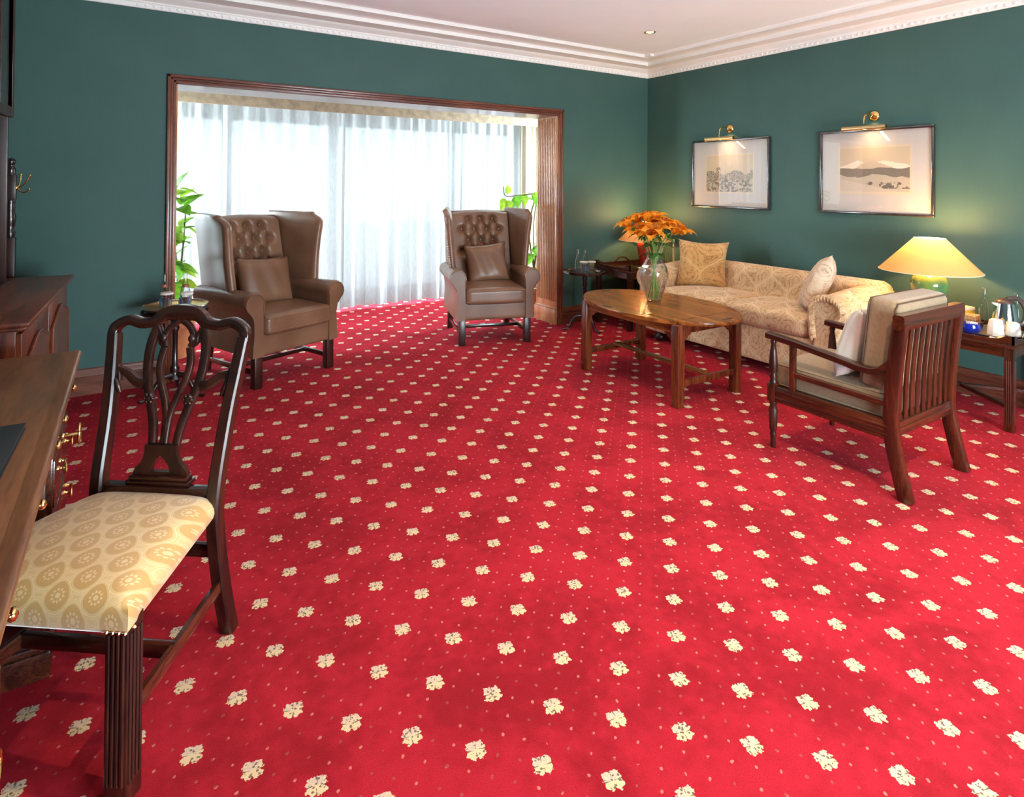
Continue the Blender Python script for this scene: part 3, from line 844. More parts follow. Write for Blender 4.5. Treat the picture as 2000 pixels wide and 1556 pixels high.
# ================================================================== coffee table
TX, TY, TZ = 3.115, 3.0, .53
tb = thing('coffee_table', 'oval mahogany butler coffee table with hinged leaves', 'table', (TX, TY, 0))
TA, TB_ = .63, .41
CW, CL = .275, .435                      # centre board half sizes (x, y)
def ell(x=None, y=None):
    return TB_*math.sqrt(max(0, 1-(y/TA)**2)) if x is None else TA*math.sqrt(max(0, 1-(x/TB_)**2))
zt0, zt1 = .506, .530
def board(name, out):
    # rounded-edge board from a plan outline
    n = len(out); c = (sum(p[0] for p in out)/n, sum(p[1] for p in out)/n)
    def ins(d): return [(p[0]-(p[0]-c[0])*d/max(.05, math.hypot(p[0]-c[0], p[1]-c[1])), p[1]-(p[1]-c[1])*d/max(.05, math.hypot(p[0]-c[0], p[1]-c[1]))) for p in out]
    rg = [[(x, y, z) for x, y in ins(d)] for z, d in ((zt0, .006), (zt0+.006, .001), (zt1-.006, .0), (zt1, .004))]
    return MB().loft(rg).obj(name, 'table_y', tb, 40)
g = .003
for k in range(5):                       # centre made of five boards
    x0 = -CW+k*2*CW/5; x1 = x0+2*CW/5
    yb0 = min(CL, ell(x=max(abs(x0), abs(x1))))
    board('centre_board', [(x0+g/2, -CL), (x1-g/2, -CL), (x1-g/2, CL), (x0+g/2, CL)])
for sg in (-1, 1):
    ys = ell(x=0); pts = []
    xs = [CW*.999*(1-2*i/16) for i in range(17)]
    arc = [(x, sg*ell(x=x)) for x in xs if ell(x=x) > CL]
    board('end_leaf', [(max(p[0] for p in arc), sg*(CL+g)), (min(p[0] for p in arc), sg*(CL+g))] + arc[::-1])
    ysl = [CL*(1-2*i/20) for i in range(21)]
    arc = [(sg*ell(y=y), y) for y in ysl if ell(y=y) > CW]
    board('side_leaf', [(sg*(CW+g), min(p[1] for p in arc)), (sg*(CW+g), max(p[1] for p in arc))] + arc)
hm = MB().box((-.024, -.007, zt1-.002), (.024, .007, zt1+.0006))
h0 = None
for x, y, r in ((.16, CL, 1), (-.16, CL, 1), (.16, -CL, 1), (-.16, -CL, 1), (CW, .2, 0), (CW, -.2, 0), (-CW, .2, 0), (-CW, -.2, 0)):
    if h0 is None: h0 = hm.obj('hinge', 'oldbrass', tb, 0); h = h0
    else: h = linkcopy(h0, tb)
    h.location = (x, y, 0); h.rotation_euler = (0, 0, PI/2 if r else 0)
# cut hand-holds shown as dark slots near the rim
for x, y, r in ((-.365, .10, 90), (.03, -.565, 0), (.03, .565, 0), (.365, -.1, 90)):
    s_ = MB().lathe([(.001, 0), (.05, 0), (.05, .001), (.001, .001)], 20).obj('hand_hold', 'lace', tb, 0)
    s_.location = (x, y, zt1+.0002); s_.scale = (1, .22, 1); s_.rotation_euler = (0, 0, math.radians(r))
for x in (-.272, .272):
    for y in (-.44, .43):
        MB().box((x-.029, y-.029, 0), (x+.029, y+.029, zt0), .004).obj('leg', 'table_z', tb, 30)
for x in (-.272, .272):
    MB().box((x-.012, -.411, .445), (x+.012, .401, zt0), .002).obj('apron', 'table_y', tb, 0)
for y in (-.44, .43):
    MB().box((-.243, y-.012, .445), (.243, y+.012, zt0), .002).obj('apron', 'table_z', tb, 0)
def bracket(x, y, dx, dy):
    o = [(0, 0), (.075, 0), (.075, -.012), (.055, -.018), (.048, -.030), (.028, -.038), (.016, -.058), (.010, -.085), (0, -.09)]
    mb = MB()
    if dx: mb.prism([(x+dx*a, .446+b) for a, b in o], 1, y-.009, y+.009)
    else: mb.prism([(y+dy*a, .446+b) for a, b in o], 0, x-.009, x+.009)
    mb.obj('corner_bracket', 'table_z', tb, 0)
for x in (-.272, .272):
    s_ = 1 if x < 0 else -1
    for y in (-.44, .43):
        q = 1 if y < 0 else -1
        bracket(x+s_*.028, y, s_, 0); bracket(x, y+q*.028, 0, q)
for y in (-.44, .43): MB().box((-.245, y-.010, .118), (.245, y+.010, .158), .003).obj('stretcher', 'table_z', tb, 30)
MB().box((-.022, -.43, .150), (.022, .42, .170), .003).obj('stretcher', 'table_y', tb, 30)
# ================================================================== slatted armchair (faces the window, seen from behind)
ac = thing('slatted_armchair', 'cherry-wood armchair with slatted back and khaki cushions', 'armchair', (3.115, 1.60, 0))
AW = .275
for sg in (-1, 1):
    # rear post: raked foot, upright, ends in the top rail
    pts = spline([(sg*AW, -.325, 0), (sg*AW, -.285, .16), (sg*AW, -.262, .30), (sg*AW, -.272, .52), (sg*AW, -.30, .765)], 5)
    MB().tube(pts, 1, sec=(.058, .040), up=(1, 0, 0)).obj('rear_post', 'arm_z', ac, 40)
    # turned front leg and arm support
    MB().lathe([(.010, 0), (.013, .004), (.014, .06), (.017, .075), (.013, .085), (.018, .095), (.021, .15), (.022, .20), (.016, .222), (.021, .232), (.018, .245)], 14, (sg*AW, .312, 0)).obj('front_leg', 'mahog', ac, 60)
    MB().box((sg*AW-.022, .290, .242), (sg*AW+.022, .334, .335), .003).obj('leg_block', 'arm_z', ac, 30)
    MB().lathe([(.018, .333), (.020, .345), (.014, .355), (.021, .368), (.014, .38), (.020, .40), (.022, .44), (.017, .50), (.011, .535), (.016, .545), (.012, .56)], 14, (sg*AW, .312, 0)).obj('arm_support', 'mahog', ac, 60)
    # arm: sweeps down from the front and up into the rear post
    pts = spline([(sg*AW, .345, .578), (sg*AW, .20, .567), (sg*AW, .0, .545), (sg*AW, -.14, .528), (sg*AW, -.215, .540), (sg*AW, -.268, .60), (sg*AW, -.292, .69)], 6)
    n = len(pts); ww = [(.050-.018*max(0, min(1, (i/(n-1)-.55)/.25)), .032) for i in range(n)]
    MB().tube(pts, 1, sec=ww, up=(1, 0, 0) if False else None).obj('arm', 'arm_y', ac, 40)
    # side rails
    MB().box((sg*AW-.018, -.255, .245), (sg*AW+.018, .295, .325), .003).box((sg*AW-.022, -.255, .262), (sg*AW+.022, .295, .272), .002).box((sg*AW-.022, -.255, .298), (sg*AW+.022, .295, .308), .002).obj('seat_rail', 'arm_y', ac, 30)
    MB().tube([(sg*AW, .205, .408), (sg*AW, -.262, .400)], 1, sec=(.022, .026)).obj('side_rail', 'arm_y', ac, 30)
    MB().box((sg*AW-.013, .190, .320), (sg*AW+.013, .216, .560), .002).obj('side_post', 'arm_z', ac, 30)
MB().box((-AW+.02, .295, .248), (AW-.02, .325, .320), .003).obj('seat_rail', 'arm_x', ac, 30)
MB().box((-AW+.02, -.283, .262), (AW-.02, -.245, .325), .003).box((-AW+.02, -.288, .285), (AW-.02, -.24, .30), .002).obj('seat_rail', 'arm_x', ac, 30)
MB().tube([(-AW-.0225, -.301, .768), (AW+.0225, -.301, .768)], 1, sec=(.048, .066)).obj('top_rail', 'arm_x', ac, 40)
for k in range(9):
    x = -.222+k*.0555
    MB().tube(spline([(x, -.268, .31), (x, -.275, .52), (x, -.299, .76)], 3), 1, sec=(.030, .012), up=(0, 1, 0)).obj('back_slat', 'arm_z', ac, 40)
MB().box((-AW+.03, -.24, .30), (AW-.03, .30, .315)).obj('seat_board', 'arm_x', ac, 0)
sc = MB().slab((-.255, -.235, .315), (.255, .330, .445), .030, .012, 12).obj('seat_cushion', 'linen', ac, 70)
pip = MB()
for zz in (.430, .330): pip.tube([(-.25, -.22, zz), (-.252, .30, zz), (-.235, .326, zz), (.235, .326, zz), (.252, .30, zz), (.25, -.22, zz)], .004, 6)
pip.obj('piping', 'linen', sc)
bc = MB().slab((-.25, -.07, 0), (.25, .07, .42), .035, 0, 12)
bc.xf(Matrix.Translation((0, -.170, .435)) @ Matrix.Rotation(math.radians(6), 4, 'X'))
bc_o = bc.obj('back_cushion', 'linen', ac, 70)
pp = MB()
for yy in (-.058, .058):
    pts = [(-.24, yy, .02), (-.248, yy, .05), (-.248, yy, .385), (-.235, yy, .412), (.235, yy, .412), (.248, yy, .385), (.248, yy, .05), (.24, yy, .02)]
    pp.tube(pts, .0042, 6)
pp.xf(Matrix.Translation((0, -.170, .435)) @ Matrix.Rotation(math.radians(6), 4, 'X')); pp.obj('piping', 'piping', bc_o)
pil_at('throw_pillow', 'silver satin pillow propped in the slatted armchair', 'satin', (3.05, 1.575, .605), -.16, .98, .30, math.radians(5), .38, .35, .13)

# ================================================================== carved dining chair (origin at the rear of the seat, floor level)
RZ = math.radians(-36.87)
dc = thing('dining_chair', 'carved dark mahogany dining chair with gold damask seat', 'chair', (.078, 2.058, 0), RZ)
def lean(z): return .0 if z < .44 else (z-.44)*.22          # back leans away
rp = {}
for sg in (-1, 1):
    pts = spline([(sg*.185, .075, 0), (sg*.183, .035, .15), (sg*.180, .006, .32), (sg*.181, 0, .45), (sg*.188, .045, .65), (sg*.200, .075, .78), (sg*.211, .096, .88)], 5)
    n = len(pts); secs = [(.046-.010*i/(n-1), .042-.008*i/(n-1)) for i in range(n)]
    MB().tube(pts, 1, sec=secs, up=(1, 0, 0)).obj('rear_post', 'mahog', dc, 40)
    # fluted straight front leg
    fx = sg*.225
    lg = MB().box((fx-.026, -.452, 0), (fx+.026, -.400, .400), .003)
    lg.obj('front_leg', 'mahog', dc, 30)
    rd = MB()
    for k in range(4):
        rd.tube([(fx-.0165+k*.011, -.4525, .05), (fx-.0165+k*.011, -.4525, .375)], .0042, 6)
        rd.tube([(fx+sg*.0265, -.4425+k*.011, .05), (fx+sg*.0265, -.4425+k*.011, .375)], .0042, 6)
    rd.obj('reeding', 'mahog', dc.children[-1], 50)
# crest rail (lateral s, z)
def bk(s_, z): return (s_, lean(z)+.004-.12*s_*s_, z)
crest = spline([(-.214, .868), (-.209, .900), (-.170, .921), (-.125, .912), (-.085, .920), (-.05, .948), (.0, .957), (.05, .948), (.085, .920), (.125, .912), (.170, .921), (.209, .900), (.214, .868)], 6)
n = len(crest); sec = []
for s_, z in crest:
    mid = max(0, 1-abs(s_)/.10); sec.append((.030+.022*mid, .028))
MB().tube([bk(s_, z-.012*max(0, 1-abs(s_)/.1)) for s_, z in crest], 1, sec=sec, up=(0, 1, 0)).obj('crest_rail', 'mahog_x', dc, 50)
# pierced splat: straps
sp = MB()
def strap(pts, w0=.022, w1=None, d=.017, off=0.0, mirror=True, n=6):
    w1 = w0 if w1 is None else w1
    for m_ in ((1, -1) if mirror else (1,)):
        P = spline([(m_*a, b) for a, b in pts], n); k = len(P)
        sp.tube([(bk(a, b)[0], bk(a, b)[1]+off, b) for a, b in P], 1, sec=[(w0+(w1-w0)*i/(k-1), d) for i in range(k)], up=(0, 1, 0))
strap([(.074, .905), (.088, .855), (.090, .800), (.080, .735), (.058, .670), (.042, .610), (.036, .545)], .026, .022)         # outer straps
strap([(.040, .845), (.048, .800), (.040, .750), (.018, .695), (.004, .640), (.003, .545)], .020, .018, .016, -.003)           # inner straps
strap([(.088, .735), (.118, .742), (.150, .765), (.184, .775)], .030, .022)                                                     # side braces
strap([(.184, .790), (.176, .765), (.170, .742)], .016, .012)
strap([(.0, .925), (.030, .905), (.046, .875), (.040, .845)], .018, .016)                                                       # top loops
strap([(.074, .905), (.060, .880), (.058, .858), (.040, .845)], .014, .012)
sp.obj('splat', 'mahog', dc, 50)
for s_ in (-.062, .062):
    ros = MB().ball((0, 0, 0), (.017, .010, .017), 10, 5)
    for k in range(6):
        a = k*PI/3; ros.ball((.012*math.cos(a), -.005, .012*math.sin(a)), (.006, .005, .006), 6, 4)
    ros.obj('rosette', 'mahog', dc, 60).location = (s_, bk(s_, .700)[1]-.012, .700)
for s_ in (-.178, .178):
    ros = MB().tube([(s_*(1-.03*k), bk(s_, .745)[1]-.010, .752-.014*k) for k in range(4)], [.005, .010, .009, .005], 8)
    ros.obj('carved_leaf', 'mahog', dc, 60)
for s_ in (-.046, .046): MB().ball((s_, bk(s_, .87)[1]-.010, .872), (.012, .010, .014), 8, 5).obj('carved_knot', 'mahog', dc, 60)
sb_ = MB()                                                        # splat foot with its little arched piercing
for m_ in (-1, 1):
    hf = [(m_*a_, b_) for a_, b_ in ((.0, .575), (.048, .575), (.050, .548), (.060, .522), (.078, .505), (.084, .492), (.084, .484), (.0, .484), (.0, .496), (.030, .496), (.026, .514), (.012, .534), (.0, .542))]
    sb_.prism(hf if m_ > 0 else hf[::-1], 1, .012, .028)
sb_.obj('splat_foot', 'mahog', dc, 30)
MB().box((-.098, -.004, .462), (.098, .036, .474), .003).box((-.090, .0, .474), (.090, .033, .486), .003).obj('shoe', 'mahog_x', dc, 30)
MB().box((-.165, -.012, .395), (.165, .020, .462), .003).obj('seat_rail', 'mahog_x', dc, 30)
# over-upholstered seat: trapezoid with rounded edges and domed top
def seat():
    mb = MB(); NU, NV = 26, 26
    def corner(u, v):                                           # u across, v from back (0) to front (1)
        y = .0-.455*v; hw = .180+.072*v
        return ((2*u-1)*hw, y)
    def sm(t): return math.copysign(1-(1-abs(t))**2, t) if False else t
    def top(u, v):
        a, b = 2*u-1, 2*v-1; x, y = corner(u, v)
        e = (1-abs(a)**7)*(1-abs(b)**7)
        return (x, y, .425+.022*v+.030*e**.5+.022*(1-a*a)*(1-b*b))
    mb.grid(top, NU, NV)
    # side skirt
    per = [(i/NU, 0) for i in range(NU)] + [(1, j/NV) for j in range(NV)] + [(1-i/NU, 1) for i in range(NU)] + [(0, 1-j/NV) for j in range(NV)]
    rg = []
    for z, out in ((.425, 0), (.413, .006), (.402, .008), (.388, .004), (.378, -.004)):
        r = []
        for u, v in per:
            x, y = corner(u, v); a, b = 2*u-1, 2*v-1
            r.append((x+out*(1 if a > .99 else -1 if a < -.99 else 0), y+out*(-1 if b > .99 else 1 if b < -.99 else 0), z+(.022*v if z > .40 else .0)))
        rg.append(r)
    mb.loft(rg, cap=False)
    mb.f.append(tuple(range(len(mb.v)-len(per), len(mb.v))))
    return mb
so = seat().obj('seat', 'damask', dc, 60)
nl = MB()
for k in range(4):
    nl.ball((.210+k*.014, -.4615, .386), .0045, 6, 4)
nl.ball((.2575, -.44, .386), .0045, 6, 4); nl.obj('nail_heads', 'brass', so)['kind'] = 'stuff'
for sg in (-1, 1): MB().tube([(sg*.183, .03, .168), (sg*.225, -.412, .168)], 1, sec=(.018, .036)).obj('stretcher', 'mahog_y', dc, 30)
MB().box((-.214, -.235, .150), (.214, -.215, .186), .003).obj('stretcher', 'mahog_x', dc, 30)
MB().box((-.175, .02, .245), (.175, .038, .285), .003).obj('stretcher', 'mahog_x', dc, 30)

# ================================================================== pedestal desk
DX = -.14                                                     # front edge of the top
dk = thing('pedestal_desk', 'dark mahogany pedestal desk with brass fittings in left foreground', 'desk', (0, 0, 0))
DY0, DY1 = .55, 2.60
MB().box((XL+.03, DY0, .740), (DX-.03, DY1, .762), .001).obj('top', 'desktop', dk, 30)
prf = [(-.034, .7625)] + [(-.012+.012*math.sin(a), .7505+.012*math.cos(a)) for a in [PI*k/16 for k in range(0, 17)]] + [(-.014, .7365)] + [(-.016+.010*math.sin(a), .7265+.010*math.cos(a)) for a in [PI*k/10 for k in range(1, 8)]] + [(-.034, .722)]
MB().loft([[(DX+.004+x, y, z) for x, z in prf] for y in (DY0, DY1+.002)]).obj('edge_moulding', 'desktop', dk, 50)
MB().box((XL+.04, DY0+.03, .600), (DX-.045, DY1-.03, .726)).obj('frieze', 'mahog_y', dk, 0)
def knob(x, y, z, par, r=.011):
    MB().lathe([(.004, 0), (.005, .006), (r*.6, .010), (r, .016), (r*.9, .022), (.002, .026)], 12).xf(Matrix.Translation((x, y, z)) @ Matrix.Rotation(PI/2, 4, 'Y')).obj('knob', 'brass', par, 60)
def drop_handle(x, y, z, par):
    mb = MB()
    for d in (-.028, .028):
        mb.lathe([(.008, 0), (.008, .003), (.004, .006), (.004, .014), (.006, .018), (.001, .020)], 10).v
    m2 = MB()
    for d in (-.028, .028):
        q = MB().lathe([(.008, 0), (.008, .003), (.004, .006), (.004, .014), (.006, .018), (.001, .020)], 10)
        q.xf(Matrix.Translation((x, y+d, z)) @ Matrix.Rotation(PI/2, 4, 'Y')); m2.add(q.v, q.f)
    m2.tube([(x+.015, y-.028+.0, z)] + [(x+.017, y-.028*math.cos(a), z-.026*math.sin(a)) for a in [PI*k/10 for k in range(1, 10)]] + [(x+.015, y+.028, z)], .0032, 6)
    m2.obj('drop_handle', 'brass', par, 60)
def drawer(y0, y1, z0, z1, par, front=DX-.045, mat='mahog_y'):
    mb = MB().box((front-.01, y0, z0), (front+.014, y1, z1), .003)
    mb.box((front+.010, y0+.012, z0+.012), (front+.018, y1-.012, z1-.012), .003)
    return mb.obj('drawer', mat, par, 30)
for y0, y1, ks in ((2.06, 2.565, (2.47, 2.16)), (1.36, 2.05, (1.96, 1.62)), (.60, 1.35, (1.235, .85))):
    d = drawer(y0, y1, .612, .722, dk)
    for y in ks: knob(DX-.027, y, .668, d)
# key with a ring bow in the far drawer's lock
ky = MB().tube([(DX-.03, 2.06, .655), (DX+.028, 2.06, .655)], .0038, 8)
ky.tube([(DX+.030, 2.06+.020*math.cos(a), .655+.026*math.sin(a)) for a in [2*PI*k/18 for k in range(19)]], .0036, 6)
ky.ball((DX-.008, 2.06, .655), .008, 8, 5); ky.obj('key', 'brass', dk, 60)
for nm, y0, y1 in (('far', 2.08, 2.55), ('near', .62, 1.30)):
    p = MB().box((XL+.05, y0, .085), (DX-.045, y1, .600), .003).obj('pedestal', 'mahog', dk, 30)
    for z0, z1 in ((.43, .585), (.265, .42), (.10, .255)):
        d = drawer(y0+.015, y1-.015, z0, z1, p)
        for q in (.27, .73): drop_handle(DX-.027, y0+(y1-y0)*q, (z0+z1)/2+.015, d)
    MB().box((XL+.045, y0-.012, 0), (DX-.028, y1+.012, .07), .003).box((XL+.047, y0-.008, .07), (DX-.033, y1+.008, .09), .006).obj('plinth', 'mahog_y', p, 30)
MB().box((XL+.05, 1.30, .09), (XL+.075, 2.08, .60)).obj('back_panel', 'mahog_y', dk, 0)
fo = thing('folder', 'black leather folder lying on the desk', 'folder', (-.352, 1.685, .762), math.radians(-1.5))
MB().box((-.145, -.16, 0), (.145, .16, .004), .001).obj('cover', 'blackleather', fo, 30)
MB().box((-.14, -.152, .004), (.137, .152, .012)).obj('pages', 'paper', fo, 0)
MB().box((-.145, -.16, .012), (.145, .16, .016), .001).obj('cover', 'blackleather', fo, 30)
pe = MB().tube([(-.29, 1.565, .787), (-.235, 1.545, .787), (-.222, 1.540, .787)], [.0075, .0075, .004], 10).obj('pen', 'black'); tag(pe, 'black pen resting on the leather folder', 'pen')
pe.location.z = -.0015

# ================================================================== sideboard with hutch
RD = math.radians(-2.26)
sb = thing('sideboard', 'red mahogany sideboard with two arched-panel doors', 'sideboard', (-.288, 3.572, 0), RD)
SBL, SBD, SBZ = .672, .42, .82                                # half length along y, depth, height
MB().box((-SBD, -SBL, SBZ-.020), (.0, SBL, SBZ), .005).box((-SBD, -SBL+.008, SBZ-.034), (-.010, SBL-.008, SBZ-.02), .004).obj('top', 'red_y', sb, 40)
MB().box((-SBD, -SBL+.03, .09), (-.045, SBL-.03, SBZ-.034), .003).obj('body', 'red_z', sb, 30)
MB().box((-SBD, -SBL+.02, 0), (-.030, SBL-.02, .09), .004).obj('plinth', 'red_y', sb, 30)
for y0, y1 in ((-.63, -.005), (.005, .63)):
    d = MB().box((-.050, y0, .11), (-.028, y1, SBZ-.05), .002).obj('door', 'red_z', sb, 30)
    ym, hw = (y0+y1)/2, (y1-y0)/2-.045
    zt = SBZ-.105
    o = [(ym-hw, .16), (ym+hw, .16), (ym+hw, zt-.07)] + [(ym+hw-.02-k/10*(2*hw-.04), zt-.06+.055*math.sin(PI*k/10)**1.5) for k in range(11)] + [(ym-hw, zt-.07)]
    MB().prism(o, 0, -.030, -.018).obj('raised_panel', 'red_z', d, 20)
    MB().tube([(-.019, a, b) for a, b in o] + [(-.019, *o[0])], .006, 6).obj('bead_moulding', 'red_z', d, 50)
    MB().box((-.028, y0+.012, .40), (-.022, y0+.028, .47), .002).obj('lock_plate', 'brass_dull', d, 30)
ht = thing('hutch', 'tall mahogany hutch with glazed door above the sideboard', 'cabinet', (-.545, 3.41, SBZ), RD)
HD = .155; HL = .55
for y in (-HL, HL-.025): MB().box((-HD, y, 0), (0, y+.025, 1.66), .003).obj('side_panel', 'mahog', ht, 30)
MB().box((-HD, -HL+.025, 0), (-HD+.012, HL-.025, 1.66)).obj('back_panel', 'mahog', ht, 0)
for z in (.0, .845, 1.25, 1.64): MB().box((-HD+.012, -HL+.025, z), (-.004, HL-.025, z+.02), .002).obj('shelf', 'mahog_y', ht, 30)
MB().box((-HD, -HL-.015, 1.66), (.02, HL+.015, 1.69), .004).box((-HD, -HL-.035, 1.69), (.04, HL+.035, 1.735), .010).obj('crown', 'mahog_y', ht, 40)
MB().box((-.012, -HL-.012, -.001), (.014, HL+.012, .022), .003).obj('foot_moulding', 'mahog_y', ht, 30)
for y0, y1 in ((-HL, -.002), (.002, HL)):
    dd = MB()
    for a, b, c_, e_ in ((y0, y0+.045, .855, 1.65), (y1-.045, y1, .855, 1.65), (y0+.045, y1-.045, .855, .905), (y0+.045, y1-.045, 1.60, 1.65)):
        dd.box((.0, a, c_), (.020, b, e_), .003)
    d = dd.obj('door', 'mahog', ht, 30)
    MB().box((.007, y0+.04, .90), (.010, y1-.04, 1.61)).obj('pane', 'pane', d, 0)
    MB().box((.006, (y0+y1)/2-.006, .90), (.016, (y0+y1)/2+.006, 1.605), .002).obj('glazing_bar', 'mahog', d, 0)
# coat stand in the corner, brass hooks
cs = thing('coat_stand', 'dark wooden coat stand with brass hook behind the hutch', 'coat stand', (-.585, 4.52, 0))
MB().lathe([(.001, 1.485), (.018, 1.478), (.024, 1.462), (.016, 1.446), (.013, 1.435), (.022, 1.425), (.024, 1.412), (.020, 1.40), (.024, 1.39), (.024, 1.385)][::-1], 14).obj('finial', 'lace', cs, 60)
MB().box((-.026, -.026, 1.24), (.026, .026, 1.387), .003).obj('post', 'mahog', cs, 30)
MB().lathe([(.020, 1.02), (.026, 1.05), (.018, 1.07), (.025, 1.10), (.028, 1.14), (.020, 1.18), (.025, 1.195), (.019, 1.21), (.025, 1.225), (.022, 1.242)], 14).obj('turned_shaft', 'lace', cs, 60)
MB().box((-.026, -.026, .03), (.026, .026, 1.022), .003).obj('post', 'mahog', cs, 30)
MB().box((-.11, -.11, 0), (.11, .11, .03), .006).obj('base', 'mahog', cs, 30)
hk = MB().lathe([(.016, 0), (.016, .004), (.010, .010), (.001, .012)], 12)
hk.xf(Matrix.Translation((.026, -.008, 1.31)) @ Matrix.Rotation(PI/2, 4, 'Y'))
hk.tube(spline([(.034, -.008, 1.312), (.055, -.012, 1.325), (.075, -.016, 1.352), (.088, -.018, 1.382)], 5), .0042, 8); hk.ball((.089, -.018, 1.386), .007, 8, 5)
hk.tube(spline([(.034, -.008, 1.306), (.050, -.012, 1.288), (.070, -.016, 1.286), (.084, -.018, 1.300)], 5), .0042, 8); hk.ball((.085, -.018, 1.303), .007, 8, 5)
hk.tube(spline([(.034, -.002, 1.315), (.042, .004, 1.35), (.044, .006, 1.385)], 5), .0042, 8); hk.ball((.044, .006, 1.389), .007, 8, 5)
hk.obj('hook', 'brass', cs, 60)

# ================================================================== tripod tables with bottles and glasses
def make_tripod(label, loc, rz):
    t = thing('tripod_table', label, 'side table', loc, rz, 'small tripod wine tables')
    pie = []
    for k in range(48):
        a = 2*PI*k/48; pie.append(.193+.005*math.cos(8*a))
    def ring(sc, z): return [(pie[k]*sc*math.cos(2*PI*k/48), pie[k]*sc*math.sin(2*PI*k/48), z) for k in range(48)]
    MB().loft([ring(.86, .520), ring(1.0, .530), ring(1.0, .548), ring(.965, .548), ring(.93, .536), ring(.02, .535)]).obj('top', 'mahog_x', t, 40)
    MB().lathe([(.040, .105), (.030, .13), (.022, .15), (.030, .17), (.018, .19), (.015, .30), (.016, .40), (.026, .425), (.017, .445), (.028, .47), (.020, .49), (.036, .522)], 14).obj('pedestal', 'lace', t, 60)
    for k in range(3):
        a = 2*PI*k/3+.4
        pts = spline([(.02, .13), (.075, .125), (.115, .075), (.135, .035), (.175, .012), (.205, .010)], 5)
        MB().tube([(r*math.cos(a), r*math.sin(a), z) for r, z in pts], [.020-.010*min(1, i/18) if i < len(pts)-5 else .012 for i in range(len(pts))], 8).obj('leg', 'lace', t, 60)
    return t
T1 = (3.605, 4.385, 0); T2 = (.255, 4.375, 0)
t1 = make_tripod('small dark tripod table between pilaster and corner tray table', T1, .2)
t2 = copy_tree(t1, T2, 1.0, 'small dark tripod table beside the left wing chair')
def make_bottle(name, label, loc, group, h=.20, label_mats=('bluelabel', None), cap=True):
    t = thing(name, label, 'bottle', loc, 0, group); r = .0285; k = h/.20
    MB().lathe([(.020, .002), (r, .004), (r, .085*k), (r*.9, .105*k), (.017, .135*k), (.0125, .155*k), (.0118, .190*k), (.0145, .191*k), (.0145, .197*k), (.0120, .200*k)], 18).obj('body', 'bglass', t, 50)
    if label_mats[0]: MB().lathe([(r+.0008, .010), (r+.0008, .055*k)], 18, cap=False).obj('label_band', label_mats[0], t, 50)
    if label_mats[1]: MB().lathe([(r*.735, .120*k), (.0182, .133*k)], 14, cap=False).obj('neck_label', label_mats[1], t, 50)
    return t
def make_glass(label, loc, group):
    t = thing('drinking_glass', label, 'glass', loc, 0, group)
    MB().lathe([(.026, .004), (.028, .002), (.031, .095), (.029, .095), (.0255, .010), (.001, .009)], 18).obj('tumbler', 'vglass', t, 50)
    MB().lathe([(.001, .094), (.037, .094), (.039, .100), (.036, .106), (.001, .107)], 20).obj('paper_lid', 'paper', t, 40)
    return t
zt = .5365
q = math.sqrt(.5)
def rl(c, r, f, z): # right / forward offsets as seen by the viewer
    return (c[0]+r*.844+f*.537, c[1]-r*.537+f*.844, z)
make_bottle('water_bottle', 'clear glass water bottle, left one on the tripod table by pilaster', rl(T1, -.060, .03, zt), 'bottles by the pilaster', .21, (None, None))
make_bottle('water_bottle', 'clear glass water bottle, right one on the tripod table by pilaster', rl(T1, .010, .05, zt), 'bottles by the pilaster', .21, ('bluelabel', None))
make_glass('paper-lidded glass, left one on the tripod table by pilaster', rl(T1, -.015, -.05, zt), 'lidded glasses by the pilaster')
make_glass('paper-lidded glass, right one on the tripod table by pilaster', rl(T1, .062, -.03, zt), 'lidded glasses by the pilaster')
dsh = thing('ashtray', 'tiny silver dish beside lidded glasses by the pilaster', 'dish', rl(T1, .118, -.02, zt))
MB().lathe([(.018, 0), (.020, .003), (.024, .014), (.022, .014), (.017, .006), (.001, .005)], 14).obj('bowl', 'chrome', dsh, 50)
MB().tube([(.024, 0, .013), (.034, 0, .016)], .004, 6).obj('lip', 'chrome', dsh)
tr = thing('serving_tray', 'round silver-rimmed tray on the tripod table by left wing chair', 'tray', (T2[0], T2[1], .548))
MB().lathe([(.150, .0), (.172, .003), (.186, .016), (.190, .022), (.186, .024), (.170, .008), (.001, .005)], 36).obj('dish', 'brass_dull', tr, 50)
MB().tube([(.188*math.cos(2*PI*k/40), .188*math.sin(2*PI*k/40), .023) for k in range(41)], .004, 6).obj('rim', 'chrome', tr)
zt2 = .5545
make_bottle('water_bottle', 'bottle with red neck label, left one on the round tray', rl(T2, -.072, .0, zt2), 'bottles on the round tray', .215, ('bluelabel', 'redlabel'))
make_bottle('water_bottle', 'bottle with red neck label, right one on the round tray', rl(T2, .055, .01, zt2), 'bottles on the round tray', .215, ('bluelabel', 'redlabel'))
make_glass('paper-lidded glass, left one on the round tray', rl(T2, -.022, -.06, zt2), 'lidded glasses on the round tray')
make_glass('paper-lidded glass, right one on the round tray', rl(T2, .098, -.055, zt2), 'lidded glasses on the round tray')
amb = thing('honey_jar', 'small amber jar between the bottles on the round tray', 'jar', rl(T2, .015, .05, zt2))
MB().lathe([(.018, 0), (.022, .004), (.022, .040), (.016, .046)], 14).obj('jar_body', 'yellow', amb, 50)
MB().lathe([(.019, .046), (.019, .056), (.001, .057)], 14).obj('lid', 'brass', amb, 50)
